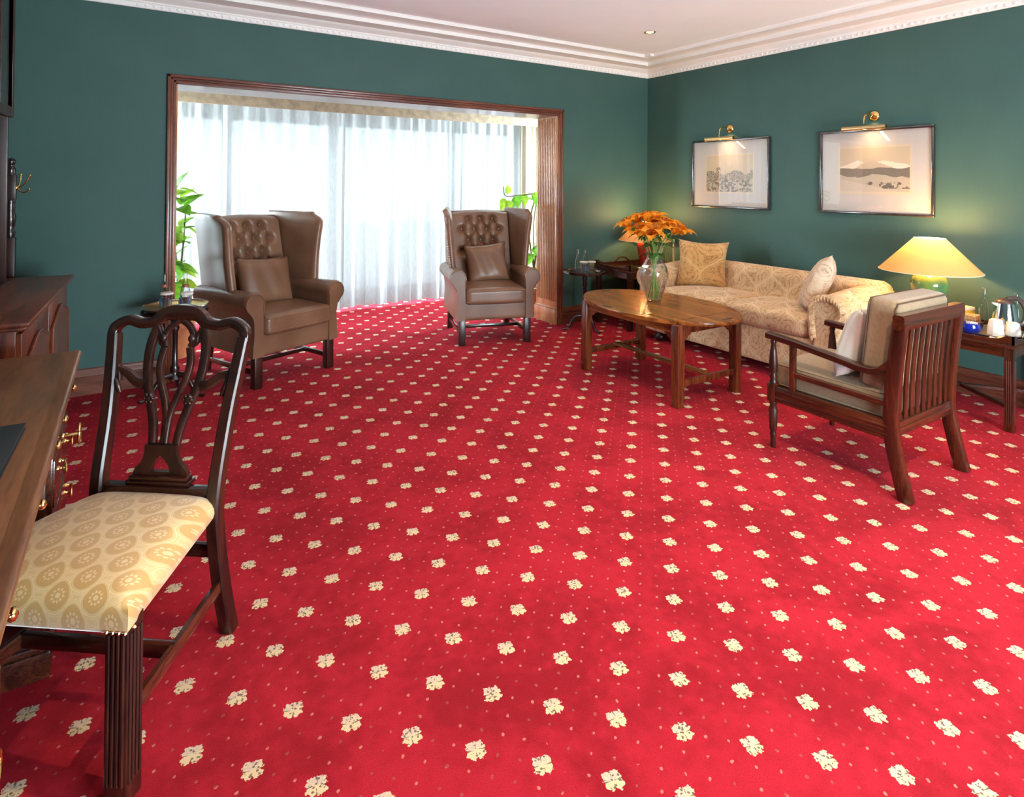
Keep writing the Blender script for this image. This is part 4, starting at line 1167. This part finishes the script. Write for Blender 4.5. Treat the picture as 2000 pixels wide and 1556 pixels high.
# ================================================================== tray-top side tables
def make_tray_table(label, lo, hi, ztop, mz, mx, my, gal=.05):
    t = thing('tray_table', label, 'side table', ((lo[0]+hi[0])/2, (lo[1]+hi[1])/2, 0), 0, 'tray-top side tables')
    hx, hy = (hi[0]-lo[0])/2, (hi[1]-lo[1])/2
    MB().box((-hx, -hy, ztop-.015), (hx, hy, ztop), .002).obj('top', mx, t, 30)
    MB().box((-hx-.012, -hy-.012, ztop-.020), (hx+.012, hy+.012, ztop-.004), .005).obj('edge_moulding', my, t, 40)
    MB().box((-hx+.008, -hy+.008, ztop-.075), (-hx+.026, hy-.008, ztop-.02)).box((hx-.026, -hy+.008, ztop-.075), (hx-.008, hy-.008, ztop-.02)).box((-hx+.02, -hy+.008, ztop-.075), (hx-.02, -hy+.026, ztop-.02)).box((-hx+.02, hy-.026, ztop-.075), (hx-.02, hy-.008, ztop-.02)).obj('apron', my, t, 0)
    # gallery: sides dip in the middle, ends carry a raised pierced handle
    def dip(h): return [(-h, 0), (-h, gal), (-h+.03, gal*.98), (-h+.07, gal*.55), (-h+.11, gal*.42), (h-.11, gal*.42), (h-.07, gal*.55), (h-.03, gal*.98), (h, gal), (h, 0)]
    for sg in (-1, 1):
        a, b = sorted((sg*hx, sg*(hx-.010)))
        MB().prism([(p, z+ztop) for p, z in dip(hy)], 0, a, b).obj('gallery', my, t, 0)
        a, b = sorted((sg*hy, sg*(hy-.010)))
        MB().prism([(p, z+ztop) for p, z in dip(hx)], 1, a, b).obj('gallery', mx, t, 0)
        MB().tube([(x, sg*(hy-.005), ztop+.02+z) for x, z in spline([(-.095, .0), (-.07, .022), (-.03, .042), (.03, .042), (.07, .022), (.095, 0)], 5)], 1, sec=(.012, .018), up=(0, 1, 0)).obj('handle', mx, t, 40)
    for x in (-hx+.026, hx-.026):
        for y in (-hy+.026, hy-.026):
            lg = MB().box((x-.022, y-.022, 0), (x+.022, y+.022, ztop-.018), .003).obj('leg', mz, t, 30)
            fl = MB()
            for k in (-.009, 0, .009):
                fl.tube([(x-.0225, y+k, .05), (x-.0225, y+k, ztop-.09)], .003, 6); fl.tube([(x+k, y-.0225, .05), (x+k, y-.0225, ztop-.09)], .003, 6)
            fl.obj('reeding', mz, lg, 50)
    # crossed stretchers near the floor
    MB().tube([(-hx+.03, -hy+.03, .13), (hx-.03, hy-.03, .13)], 1, sec=(.022, .022)).obj('stretcher', mx, t, 30)
    MB().tube([(-hx+.03, hy-.03, .13), (hx-.03, -hy+.03, .13)], 1, sec=(.022, .022)).obj('stretcher', mx, t, 30)
    return t
RT = .485
make_tray_table('mahogany tray table holding kettle and green lamp, far right', (4.132, 1.314), (4.655, 2.02), RT, 'arm_z', 'arm_x', 'arm_y')
CT = .555
make_tray_table('dark tray table with red lamp in the room corner', (3.90, 4.09), (4.60, 4.58), CT, 'mahog', 'mahog_x', 'mahog_y', .06)

# ================================================================== table lamps
def make_lamp(label, loc, prof, mat, zs0, zs1, r0, r1, power):
    t = thing('table_lamp', label, 'lamp', loc, 0, 'cone-shade table lamps')
    MB().lathe(prof, 32).obj('base', mat, t, 50)
    top = prof[-1][1]
    MB().lathe([(.018, top), (.018, top+.02), (.008, top+.025), (.008, zs0+.04), (.016, zs0+.045), (.016, zs0+.085), (.010, zs0+.09)], 14).obj('fitting', 'brass', t, 50)
    def rg(r, z): return [(r*math.cos(2*PI*i/48), r*math.sin(2*PI*i/48), z) for i in range(48)]
    MB().loft([rg(r0, zs0), rg(r0+(r1-r0)*.5, (zs0+zs1)/2), rg(r1, zs1)], cap=False).obj('shade', 'shade', t, 60)
    e_ = MB()
    for r, z in ((r0, zs0), (r1, zs1)): e_.tube([(r*math.cos(2*PI*k/48), r*math.sin(2*PI*k/48), z) for k in range(49)], .0022, 6)
    e_.obj('shade_rim', 'cream_card', t)
    zb = zs0+.10
    sp_ = MB()
    for k in range(3):
        a = 2*PI*k/3; sp_.tube([(.012*math.cos(a), .012*math.sin(a), zs1-.03), (r1*math.cos(a), r1*math.sin(a), zs1-.004)], .0016, 5)
    sp_.obj('shade_carrier', 'brass', t)
    MB().ball((0, 0, zb+.025), (.022, .022, .032), 12, 8).obj('bulb', 'bulb', t, 180)
    l = bpy.data.lights.new('lamp_light', 'POINT'); l.energy = power; l.color = (1, .54, .19); l.shadow_soft_size = .03
    o = bpy.data.objects.new('lamp_light', l); COL.objects.link(o); o.parent = t; o.location = (0, 0, zb+.085)
    return t
LAMP_R, LAMP_C = 13.0, 9.0
make_lamp('lit table lamp with green glazed base on the far right table', (4.405, 1.845, RT),
          [(.055, 0), (.060, .008), (.058, .03), (.062, .07), (.078, .13), (.096, .19), (.107, .235), (.107, .262), (.090, .292), (.060, .305), (.040, .312), (.036, .322)], 'green_cer', .330, .540, .285, .088, LAMP_R)
make_lamp('lit table lamp with red glazed base in the corner', (4.345, 4.345, CT),
          [(.058, 0), (.062, .008), (.058, .03), (.060, .07), (.074, .13), (.084, .18), (.084, .21), (.066, .238), (.040, .250), (.036, .262)], 'red_cer', .250, .430, .260, .085, LAMP_C)
cd = MB().tube(spline([(4.40, 1.90, .50), (4.45, 2.03, .50), (4.47, 2.045, .44), (4.47, 2.045, .30), (4.50, 2.04, .22), (4.60, 1.98, .20), (4.665, 1.93, .21)], 6), .003, 6).obj('lamp_cord', 'china')
tag(cd, 'thin white lamp cord hanging behind the right tray table', 'cord')

# ================================================================== tea things on the right table
ZT = RT+.001
st = thing('tea_tray', 'dark oval serving tray under the kettle and cups', 'tray', (4.395, 1.50, ZT))
def oval(a, b, z): return [(a*math.cos(2*PI*k/36), b*math.sin(2*PI*k/36), z) for k in range(36)]
MB().loft([oval(.15, .135, 0), oval(.168, .15, .002), oval(.178, .16, .014), oval(.174, .156, .014), oval(.162, .144, .004), oval(.01, .01, .004)]).obj('dish', 'vent', st, 50)
zz = ZT+.0045
kt = thing('kettle', 'polished steel electric kettle with brown handle', 'kettle', (4.465, 1.462, zz), math.radians(-40))
MB().lathe([(.068, 0), (.074, .006), (.072, .018), (.001, .020)], 24).obj('power_base', 'black', kt, 50)
MB().lathe([(.066, .020), (.069, .030), (.064, .09), (.054, .145), (.048, .172), (.001, .174)], 28).obj('body', 'chrome', kt, 50)
MB().loft([[(-.040, -.016, .150), (-.040, .016, .150), (-.048, .010, .172), (-.048, -.010, .172)], [(-.072, -.006, .168), (-.072, .006, .168), (-.074, .004, .176), (-.074, -.004, .176)]]).obj('spout', 'chrome', kt, 50)
MB().lathe([(.049, .172), (.048, .182), (.034, .196), (.012, .202), (.001, .203)], 20).obj('lid', 'brownplastic', kt, 60)
MB().tube(spline([(.010, 0, .196), (.045, 0, .204), (.082, 0, .190), (.108, 0, .150), (.112, 0, .095), (.100, 0, .055), (.070, 0, .038)], 6), 1, sec=(.026, .018), up=(0, 1, 0)).obj('handle', 'brownplastic', kt, 50)
# upturned white cups wrapped in paper
cu = thing('wrapped_cup', 'white paper-wrapped upturned cup in front of the kettle', 'cup', (4.325, 1.462, zz))
MB().lathe([(.040, 0), (.042, .004), (.037, .055), (.031, .088), (.020, .094), (.001, .095)], 10).obj('wrapper', 'paper', cu, 20)
cu2 = thing('wrapped_cup', 'second white wrapped cup partly behind the front cup', 'cup', (4.385, 1.398, zz))
MB().lathe([(.036, 0), (.038, .004), (.034, .050), (.029, .074), (.020, .080), (.001, .081)], 10).obj('wrapper', 'paper', cu2, 20)
bw = thing('sachet_bowl', 'cobalt blue glass bowl on the right tray table', 'bowl', (4.265, 1.565, ZT))
MB().lathe([(.030, 0), (.034, .004), (.048, .025), (.050, .040), (.044, .054), (.046, .062), (.042, .062), (.040, .052), (.045, .038), (.001, .010)], 24).obj('bowl', 'blue', bw, 50)
for k in range(5):
    a = k*1.25; s_ = MB().box((-.018, -.0015, 0), (.018, .0015, .05), .001).obj('sachet', 'paper', bw, 0)
    s_.location = (.014*math.cos(a), .014*math.sin(a), .018); s_.rotation_euler = (.25*math.sin(a*2), .2*math.cos(a), a)
bs = thing('sachet_basket', 'dark basket of brown sachets beside the kettle', 'basket', (4.365, 1.612, ZT+.0))
bs.location = (4.395, 1.605, ZT)
MB().loft([[(sx_*.045, sy_*.035, 0) for sx_, sy_ in ((-1, -1), (1, -1), (1, 1), (-1, 1))], [(sx_*.056, sy_*.044, .045) for sx_, sy_ in ((-1, -1), (1, -1), (1, 1), (-1, 1))]]).obj('tray_box', 'black', bs, 0)
for k in range(7):
    s_ = MB().box((-.004, -.034, 0), (.004, .034, .075), .001).obj('sachet', 'sachet', bs, 0); s_.location = (-.036+k*.012, 0, .02); s_.rotation_euler = (0, -.30, 0)
yc = thing('carton', 'yellow box of tea bags below the green lamp shade', 'carton', (4.53, 1.705, ZT), math.radians(-25))
MB().box((-.055, -.032, 0), (.055, .032, .105), .001).obj('box', 'yellow', yc, 0)
MB().box((-.0555, -.018, .03), (-.0548, .018, .065)).obj('print_panel', 'black', yc, 0)
MB().box((-.056, -.033, .090), (.056, .033, .108), .001).obj('lid', 'cream_card', yc, 0)
wc = thing('candle', 'small cream candle pot behind the slatted chair top', 'candle', (4.265, 1.76, ZT))
MB().lathe([(.026, 0), (.028, .004), (.028, .085), (.024, .087), (.001, .080)], 18).obj('pot', 'cream_card', wc, 50)
make_bottle('mineral_bottle', 'clear mineral water bottle left of the steel kettle', (4.535, 1.592, ZT), 'bottles by the kettle', .245, (None, None))
make_bottle('mineral_bottle', 'clear mineral water bottle behind the kettle handle', (4.615, 1.455, ZT), 'bottles by the kettle', .225, (None, None))
bp = thing('saucer', 'white saucer with biscuits at the near corner of right tray table', 'plate', (4.225, 1.405, ZT))
MB().lathe([(.030, 0), (.034, .003), (.052, .010), (.050, .012), (.030, .005), (.001, .004)], 24).obj('dish', 'china', bp, 50)
MB().box((-.02, -.012, .006), (.02, .012, .016), .003).obj('biscuit', 'yellow', bp, 30)
# corner table: card holder and bottle
cb = make_bottle('scent_bottle', 'slim bottle beside the red lamp behind the sofa arm', (4.455, 4.155, CT+.001), None, .235, (None, None))
hc = thing('hang_card', 'cream card tag propped beside the slim bottle', 'card', (4.50, 4.115, CT+.001), math.radians(20))
MB().prism([(-.016, .0), (.016, .0), (.016, .20), (.008, .215), (.026, .262), (.018, .272), (-.018, .272), (-.026, .262), (-.008, .215), (-.016, .20)], 1, -.002, .002).obj('card', 'cream_card', hc, 0)
MB().box((-.03, -.012, 0), (.03, .012, .012), .002).obj('foot', 'lace', hc, 0)
rm = thing('pen_tray', 'small brass tray at the front of the dark corner table', 'tray', (4.12, 4.17, CT+.001), .3)
MB().box((-.05, -.022, 0), (.05, .022, .006), .002).obj('dish', 'brass_dull', rm, 30)
MB().box((-.042, -.015, .006), (.042, .015, .016), .002).obj('note_block', 'paper', rm, 30)

# ================================================================== vase of lilies
VX, VY = 3.165, 3.075
vs = thing('vase', 'clear glass baluster vase of water on the oval table', 'vase', (VX, VY, TZ))
VP = [(.045, .0), (.050, .006), (.058, .035), (.080, .10), (.098, .165), (.100, .20), (.090, .245), (.064, .285), (.052, .31), (.054, .335), (.066, .385), (.072, .40)]
MB().lathe(VP + [(r-.004, z) for r, z in VP[::-1][:-1]] + [(.001, .010)], 32).obj('glass_body', 'vglass', vs, 60)
MB().lathe([(.042, .012)] + [(r-.006, z) for r, z in VP[2:6]] + [(.084, .245), (.001, .245)], 28).obj('water', 'water', vs, 60)
def petal_grid(L, W, curl, n=6, m=4):
    def fn(u, v):
        t_ = v; w_ = W*math.sin(PI*min(1, .12+t_*.88))**.8*(2*u-1)
        ang = .35+curl*t_*t_
        r = L*t_*math.sin(ang+.2); z = L*t_*math.cos(ang*.9)
        return (r, w_, z - .25*abs(w_)*0 + .35*w_*w_/W)
    return fn
pm = MB().grid(petal_grid(.118, .041, .95), 4, 7)
blooms = [(-.185, .01, .60), (-.125, -.07, .555), (-.10, .09, .625), (-.055, .0, .645), (-.015, -.10, .565), (.015, .07, .635), (.055, -.03, .600), (.105, .06, .595), (.125, -.06, .560), (.19, .0, .555), (.06, .13, .57), (-.05, -.12, .53)]
pos_words = ['at the far left of the bouquet', 'at lower left of the bouquet', 'at upper left, behind', 'near the top of the bouquet', 'front and centre of the bouquet', 'at the top, behind centre',
             'just right of centre', 'at upper right, behind', 'at lower right of the bouquet', 'at the far right of the bouquet', 'at the back right of the bouquet', 'lowest, at front left of the bouquet']
me0 = None
for k, (r, f, z) in enumerate(blooms):
    x, y = r*.844+f*.537, -r*.537+f*.844
    t = thing('lily', 'orange lily bloom ' + pos_words[k], 'flower', (VX, VY, TZ), 0, 'orange lilies in the vase')
    a = random.uniform(0, 6.28); bx, by = -x*.32, -y*.32
    s0 = (max(-.035, min(.035, bx)), max(-.035, min(.035, by)), .016)
    nk = (x*.20, y*.20, .335)
    pts = spline([s0, ((s0[0]+nk[0])/2, (s0[1]+nk[1])/2, .18), nk, (x*.62, y*.62, .33+(z-.33)*.62), (x*.95, y*.95, z-.075)], 5)
    MB().tube(pts, .0042, 6).obj('stem', 'stem', t)
    hd = bpy.data.objects.new('bloom', None)
    tilt = math.atan2(math.hypot(x, y), .34)*1.05; az = math.atan2(y, x)
    Mh = Matrix.Translation((x*.95, y*.95, z-.08)) @ Matrix.Rotation(az, 4, 'Z') @ Matrix.Rotation(tilt, 4, 'Y')
    mb = MB()
    for q_ in range(6):
        M = Matrix.Rotation(q_*PI/3+.3*k, 4, 'Z') @ Matrix.Scale(1 if q_ % 2 else .94, 4)
        mb.add([tuple(Mh @ (M @ Vector(p))) for p in pm.v], pm.f)
    bl = mb.obj('petals', 'lily', t, 80)
    an = MB()
    for q_ in range(5):
        d = Mh @ (Matrix.Rotation(q_*1.256, 4, 'Z') @ Vector((.020, 0, .075))); c0 = Mh @ Vector((0, 0, .02))
        an.tube([tuple(c0), tuple(d)], .0014, 4); an.ball(tuple(d), (.004, .004, .006), 5, 3)
    an.obj('stamens', 'anther', bl)
    lf = MB()
    for q_ in range(7):
        i = int(len(pts)*(.52+.055*q_)); P = Vector(pts[min(i, len(pts)-1)]); a2 = a+q_*2.4
        L = random.uniform(.08, .13); dx, dy = math.cos(a2), math.sin(a2)
        def lfn(u, v, P=P, dx=dx, dy=dy, L=L):
            w_ = .015*math.sin(PI*min(1, .08+.92*v))*(2*u-1)
            return (P.x+dx*L*v-dy*w_, P.y+dy*L*v+dx*w_, P.z+.045*v-.075*v*v+.1*abs(w_))
        lf.grid(lfn, 2, 5)
    lf.obj('leaves', 'lilyleaf', t, 80)

# ================================================================== pot plants in the bay
def leaf_mesh(L, W, droop, mat):
    def fn(u, v):
        b = 2*u-1; w_ = W*(math.sin(PI*v**.75)**.85)*b if 0 < v < 1 else 0
        z = -droop*v*v*L + .22*abs(w_)
        return (L*v*(1-.25*droop*v), w_, z)
    return MB().grid(fn, 6, 8)
def make_plant(label, loc, stems, leaves, pot_r, pot_h, big):
    t = thing('potted_plant', label, 'plant', loc, 0, 'pot plants in the bay')
    MB().lathe([(pot_r*.70, 0), (pot_r*.95, pot_h*.86), (pot_r*1.06, pot_h*.86), (pot_r*1.08, pot_h), (pot_r*.95, pot_h), (pot_r*.90, pot_h*.90), (.001, pot_h*.90)], 24).obj('pot', 'terracotta', t, 40)
    MB().lathe([(pot_r*.9, pot_h*.9), (.001, pot_h*.91)], 16).obj('soil', 'soil', t, 0)
    for s_ in stems: MB().tube(spline(s_, 6), [.009-.005*i/(6*(len(s_)-1)) for i in range(6*(len(s_)-1)+1)], 6).obj('stalk', 'branch', t)
    kinds = [leaf_mesh(big, big*.30, .35, 0), leaf_mesh(big*.85, big*.30, .75, 0), leaf_mesh(big*.7, big*.24, .15, 0)]
    protos = {}
    for (x, y, z, az, el, kd, yel) in leaves:
        key = (kd, yel)
        if key not in protos: o = kinds[kd].obj('leaf', 'leaf2' if yel else 'leaf', t, 80); protos[key] = o
        else: o = linkcopy(protos[key], t)
        o.location = (x, y, z); o.rotation_euler = (random.uniform(-.5, .5), -el, az)
    return t
rr = random.Random(4)
lv = []
for k in range(40):
    z = .55+.75*rr.random()**.9; a = rr.uniform(-2.6, 1.0)
    lv.append((.02*math.cos(a)+.015*math.sin(z*7), .02*math.sin(a), z, a, rr.uniform(-.3, .9), rr.randrange(3), rr.random() < .35))
lv += [(.0, 0, 1.28, .2, 1.35, 0, False), (.06, .0, 1.16, -.4, .9, 0, False), (.07, -.02, 1.10, -.5, .15, 0, False), (.03, 0, 1.12, -2.8, .6, 2, False)]
make_plant('tall leafy pot plant at the left of the bay behind wing chair', (.30, 5.32, 0),
           [[(0, 0, .25), (.02, 0, .6), (-.01, .01, 1.0), (.01, 0, 1.32)], [(.01, 0, .3), (.05, -.02, .8), (.07, -.02, 1.16)]], lv, .14, .28, .19)
lv = []
for (px, pz, az, el, kd, yl) in [(-.34, 1.16, 1.2, 1.35, 2, 1), (-.38, 1.12, -2.0, -.9, 1, 1), (-.33, 1.10, -1.3, -1.1, 1, 1), (-.24, 1.13, -1.0, -1.2, 1, 0), (-.20, 1.15, -2.6, -.9, 0, 0), (-.10, 1.17, -1.6, -1.0, 0, 1), (-.05, 1.16, -.4, -.9, 0, 0),
                                 (.02, 1.20, -1.0, -1.0, 0, 0), (.06, 1.18, -2.2, -.8, 0, 1), (.10, 1.15, -.5, -.9, 1, 0), (-.14, 1.14, 2.6, -.3, 0, 0), (.0, 1.10, 2.2, .2, 2, 0),
                                 (.03, .84, -1.2, -1.1, 0, 1), (.06, .70, -2.2, -.5, 0, 0), (.08, .66, -1.6, -1.2, 0, 0), (.0, .62, -2.6, -.4, 1, 0), (.10, .52, -1.2, -1.3, 0, 0), (.05, .48, -2.0, -1.1, 1, 0), (.12, .60, -.6, -.8, 1, 1), (.0, .42, -1.7, -1.0, 2, 0)]:
    lv.append((px, -.02+.05*math.sin(px*40), pz+(.09 if pz > .9 else 0), az, el, kd, yl))
make_plant('trailing leafy plant in terracotta pot behind the right wing chair', (3.60, 5.26, 0),
           [[(0, 0, .25), (.03, 0, .6), (.02, 0, .9), (.06, 0, 1.2)], [(.02, 0, .5), (-.04, 0, .9), (.03, 0, 1.22), (-.12, 0, 1.24), (-.33, -.01, 1.23), (-.36, 0, 1.33)], [(.02, 0, .4), (.10, 0, .85), (.13, 0, 1.15), (.10, .01, 1.26)]], lv, .13, .27, .15)

# ================================================================== framed prints and picture lights
def print_mat(name, mountain):
    m = Mat(name); x, y, z = m.xyz()
    u = y*-1.0; W_, H_ = (.265, .180) if mountain else (.27, .185)
    n1 = m.noise(7, 4); n2 = m.noise(16, 4); fine = m.noise(120, 3, None, .7)
    sky = (.62, .52, .38)
    c = m.mix(fine*.5, sky, (.54, .45, .34))
    if mountain:
        pk = .085 - (u*.0+(u-.0).abs())*.42 + (n2-.5)*.05
        pk2 = .065 - (u+.11).abs()*.30 + (n1-.5)*.05; pk3 = .072-(u-.07).abs()*.25+(n2-.5)*.04
        c = m.mix((z < pk2).max(z < pk3), c, (.80, .72, .60)); c = m.mix(z < pk-.012, c, (.58, .47, .36))
        c = m.mix(z < (.012+(n1-.5)*.06), c, m.mix(fine, (.14, .12, .10), (.30, .26, .22)))
        c = m.mix(z < (-.045+(n1-.5)*.09), c, m.mix(fine, (.42, .37, .30), (.62, .55, .44)))
        c = m.mix((z < (-.10+(n2-.5)*.08))*(m.noise(40, 3) > .52)*(z > -.14), c, (.16, .14, .12))
        c = m.mix(z < (-.125+u*-.22), c, m.mix(fine, (.50, .44, .37), (.68, .60, .50)))
    else:
        c = m.mix(z < (.02+(n1-.5)*.25), c, m.mix(fine.sstep(.35, .6), (.10, .09, .08), (.50, .42, .32)))
        c = m.mix(z < (-.06+(n2-.5)*.14), c, m.mix((m.noise(45, 3)).sstep(.4, .6), (.18, .15, .12), (.56, .48, .37)))
    brd = ((u.abs() > W_-.016).max(z.abs() > H_-.016))
    c = m.mix(brd, c, (.68, .58, .44))
    m.base(c); m.p(roughness=.8); return m.mat
MT['print_mtn'] = print_mat('print_snowy_mountains', True); MT['print_town'] = print_mat('print_old_town', False)
MT['matboard'] = simple('mat_board_offwhite', (.60, .56, .53), .85)
def picture(label, yc, w_, z0, z1, pw, ph, pdz, prt, lamp_label, ly, pdy=0.0):
    zc = (z0+z1)/2; hw, hh = w_/2, (z1-z0)/2
    t = thing('framed_print', label, 'picture', (XR, yc, zc), 0, 'framed prints on the green wall')
    f = .020
    for a, b, c_, d_ in ((-hw, hw, hh-f, hh), (-hw, hw, -hh, -hh+f), (-hw, -hw+f, -hh+f, hh-f), (hw-f, hw, -hh+f, hh-f)):
        MB().box((-.030, a, c_), (-.002, b, d_), .006).obj('frame_rail', 'pewter', t, 40)
    MB().box((-.012, -hw+.01, -hh+.01), (-.006, hw-.01, hh-.01)).obj('mat_board', 'matboard', t, 0)
    p = MB().box((-.0135, -pw/2, -ph/2), (-.0118, pw/2, ph/2)).obj('print', prt, t, 0); p.location = (0, pdy, pdz)
    MB().grid(lambda u, v: (-.021, (-hw+.015)*(1-2*u), (-hh+.015)*(1-2*v)), 1, 1).obj('glass', 'pglass', t, 0)
    # brass picture light
    l_ = thing('picture_light', lamp_label, 'picture light', (XR, ly, z1+.095), 0, 'brass picture lights')
    MB().lathe([(.040, 0), (.040, .006), (.032, .014), (.012, .024), (.010, .034), (.001, .036)], 24).xf(Matrix.Rotation(-PI/2, 4, 'Y')).obj('wall_rose', 'brass', l_, 50)
    ax, az = -.150, -.100
    MB().tube(spline([(-.03, 0, 0), (-.085, 0, .012), (-.130, 0, -.005), (-.148, 0, -.045), (-.150, 0, -.090)], 6), .0055, 8).obj('arm', 'brass', l_, 60)
    sh = []
    R_ = .019
    prof = [(R_*math.cos(a), R_*math.sin(a)) for a in [math.radians(-40+k*260/14) for k in range(15)]]
    ins = [(x*.88, z*.88) for x, z in prof[::-1]]
    MB().prism([(ax+x, az+z) for x, z in prof+ins], 1, -.155, .155).xf(Matrix.Identity(4)).obj('shade', 'brass_dull', l_, 40)
    for y in (-.155, .151): MB().xf(Matrix.Identity(4)).add(*(lambda q: (q.v, q.f))(MB().lathe([(.019, 0), (.019, .004)], 18).xf(Matrix.Translation((ax, y, az)) @ Matrix.Rotation(-PI/2, 4, 'X')))).obj('end_cap', 'brass', l_, 30)
    MB().tube([(ax+.001, -.12, az-.003), (ax+.001, .12, az-.003)], .006, 8).obj('tube_bulb', 'tube_bulb', l_)
    l = bpy.data.lights.new('picture_light_glow', 'AREA'); l.shape = 'RECTANGLE'; l.size = .02; l.size_y = .26; l.energy = PICT; l.color = (1, .66, .32); l.spread = math.radians(150)
    o = bpy.data.objects.new('picture_light_glow', l); COL.objects.link(o); o.parent = l_; o.location = (ax+.006, 0, az-.012)
    d = Vector((.55, 0, -1)).normalized(); o.rotation_euler = d.to_track_quat('-Z', 'Y').to_euler()
PICT = .42
picture('snowy mountain print in white mat and pewter frame', 2.335, .815, 1.149, 1.793, .53, .365, .014, 'print_mtn', 'brass picture light above the snowy mountain print', 2.335)
picture('town print in pewter frame reflecting the bright window', 3.617, .85, 1.145, 1.790, .54, .365, .0, 'print_town', 'brass picture light above the town print near corner', 3.617)
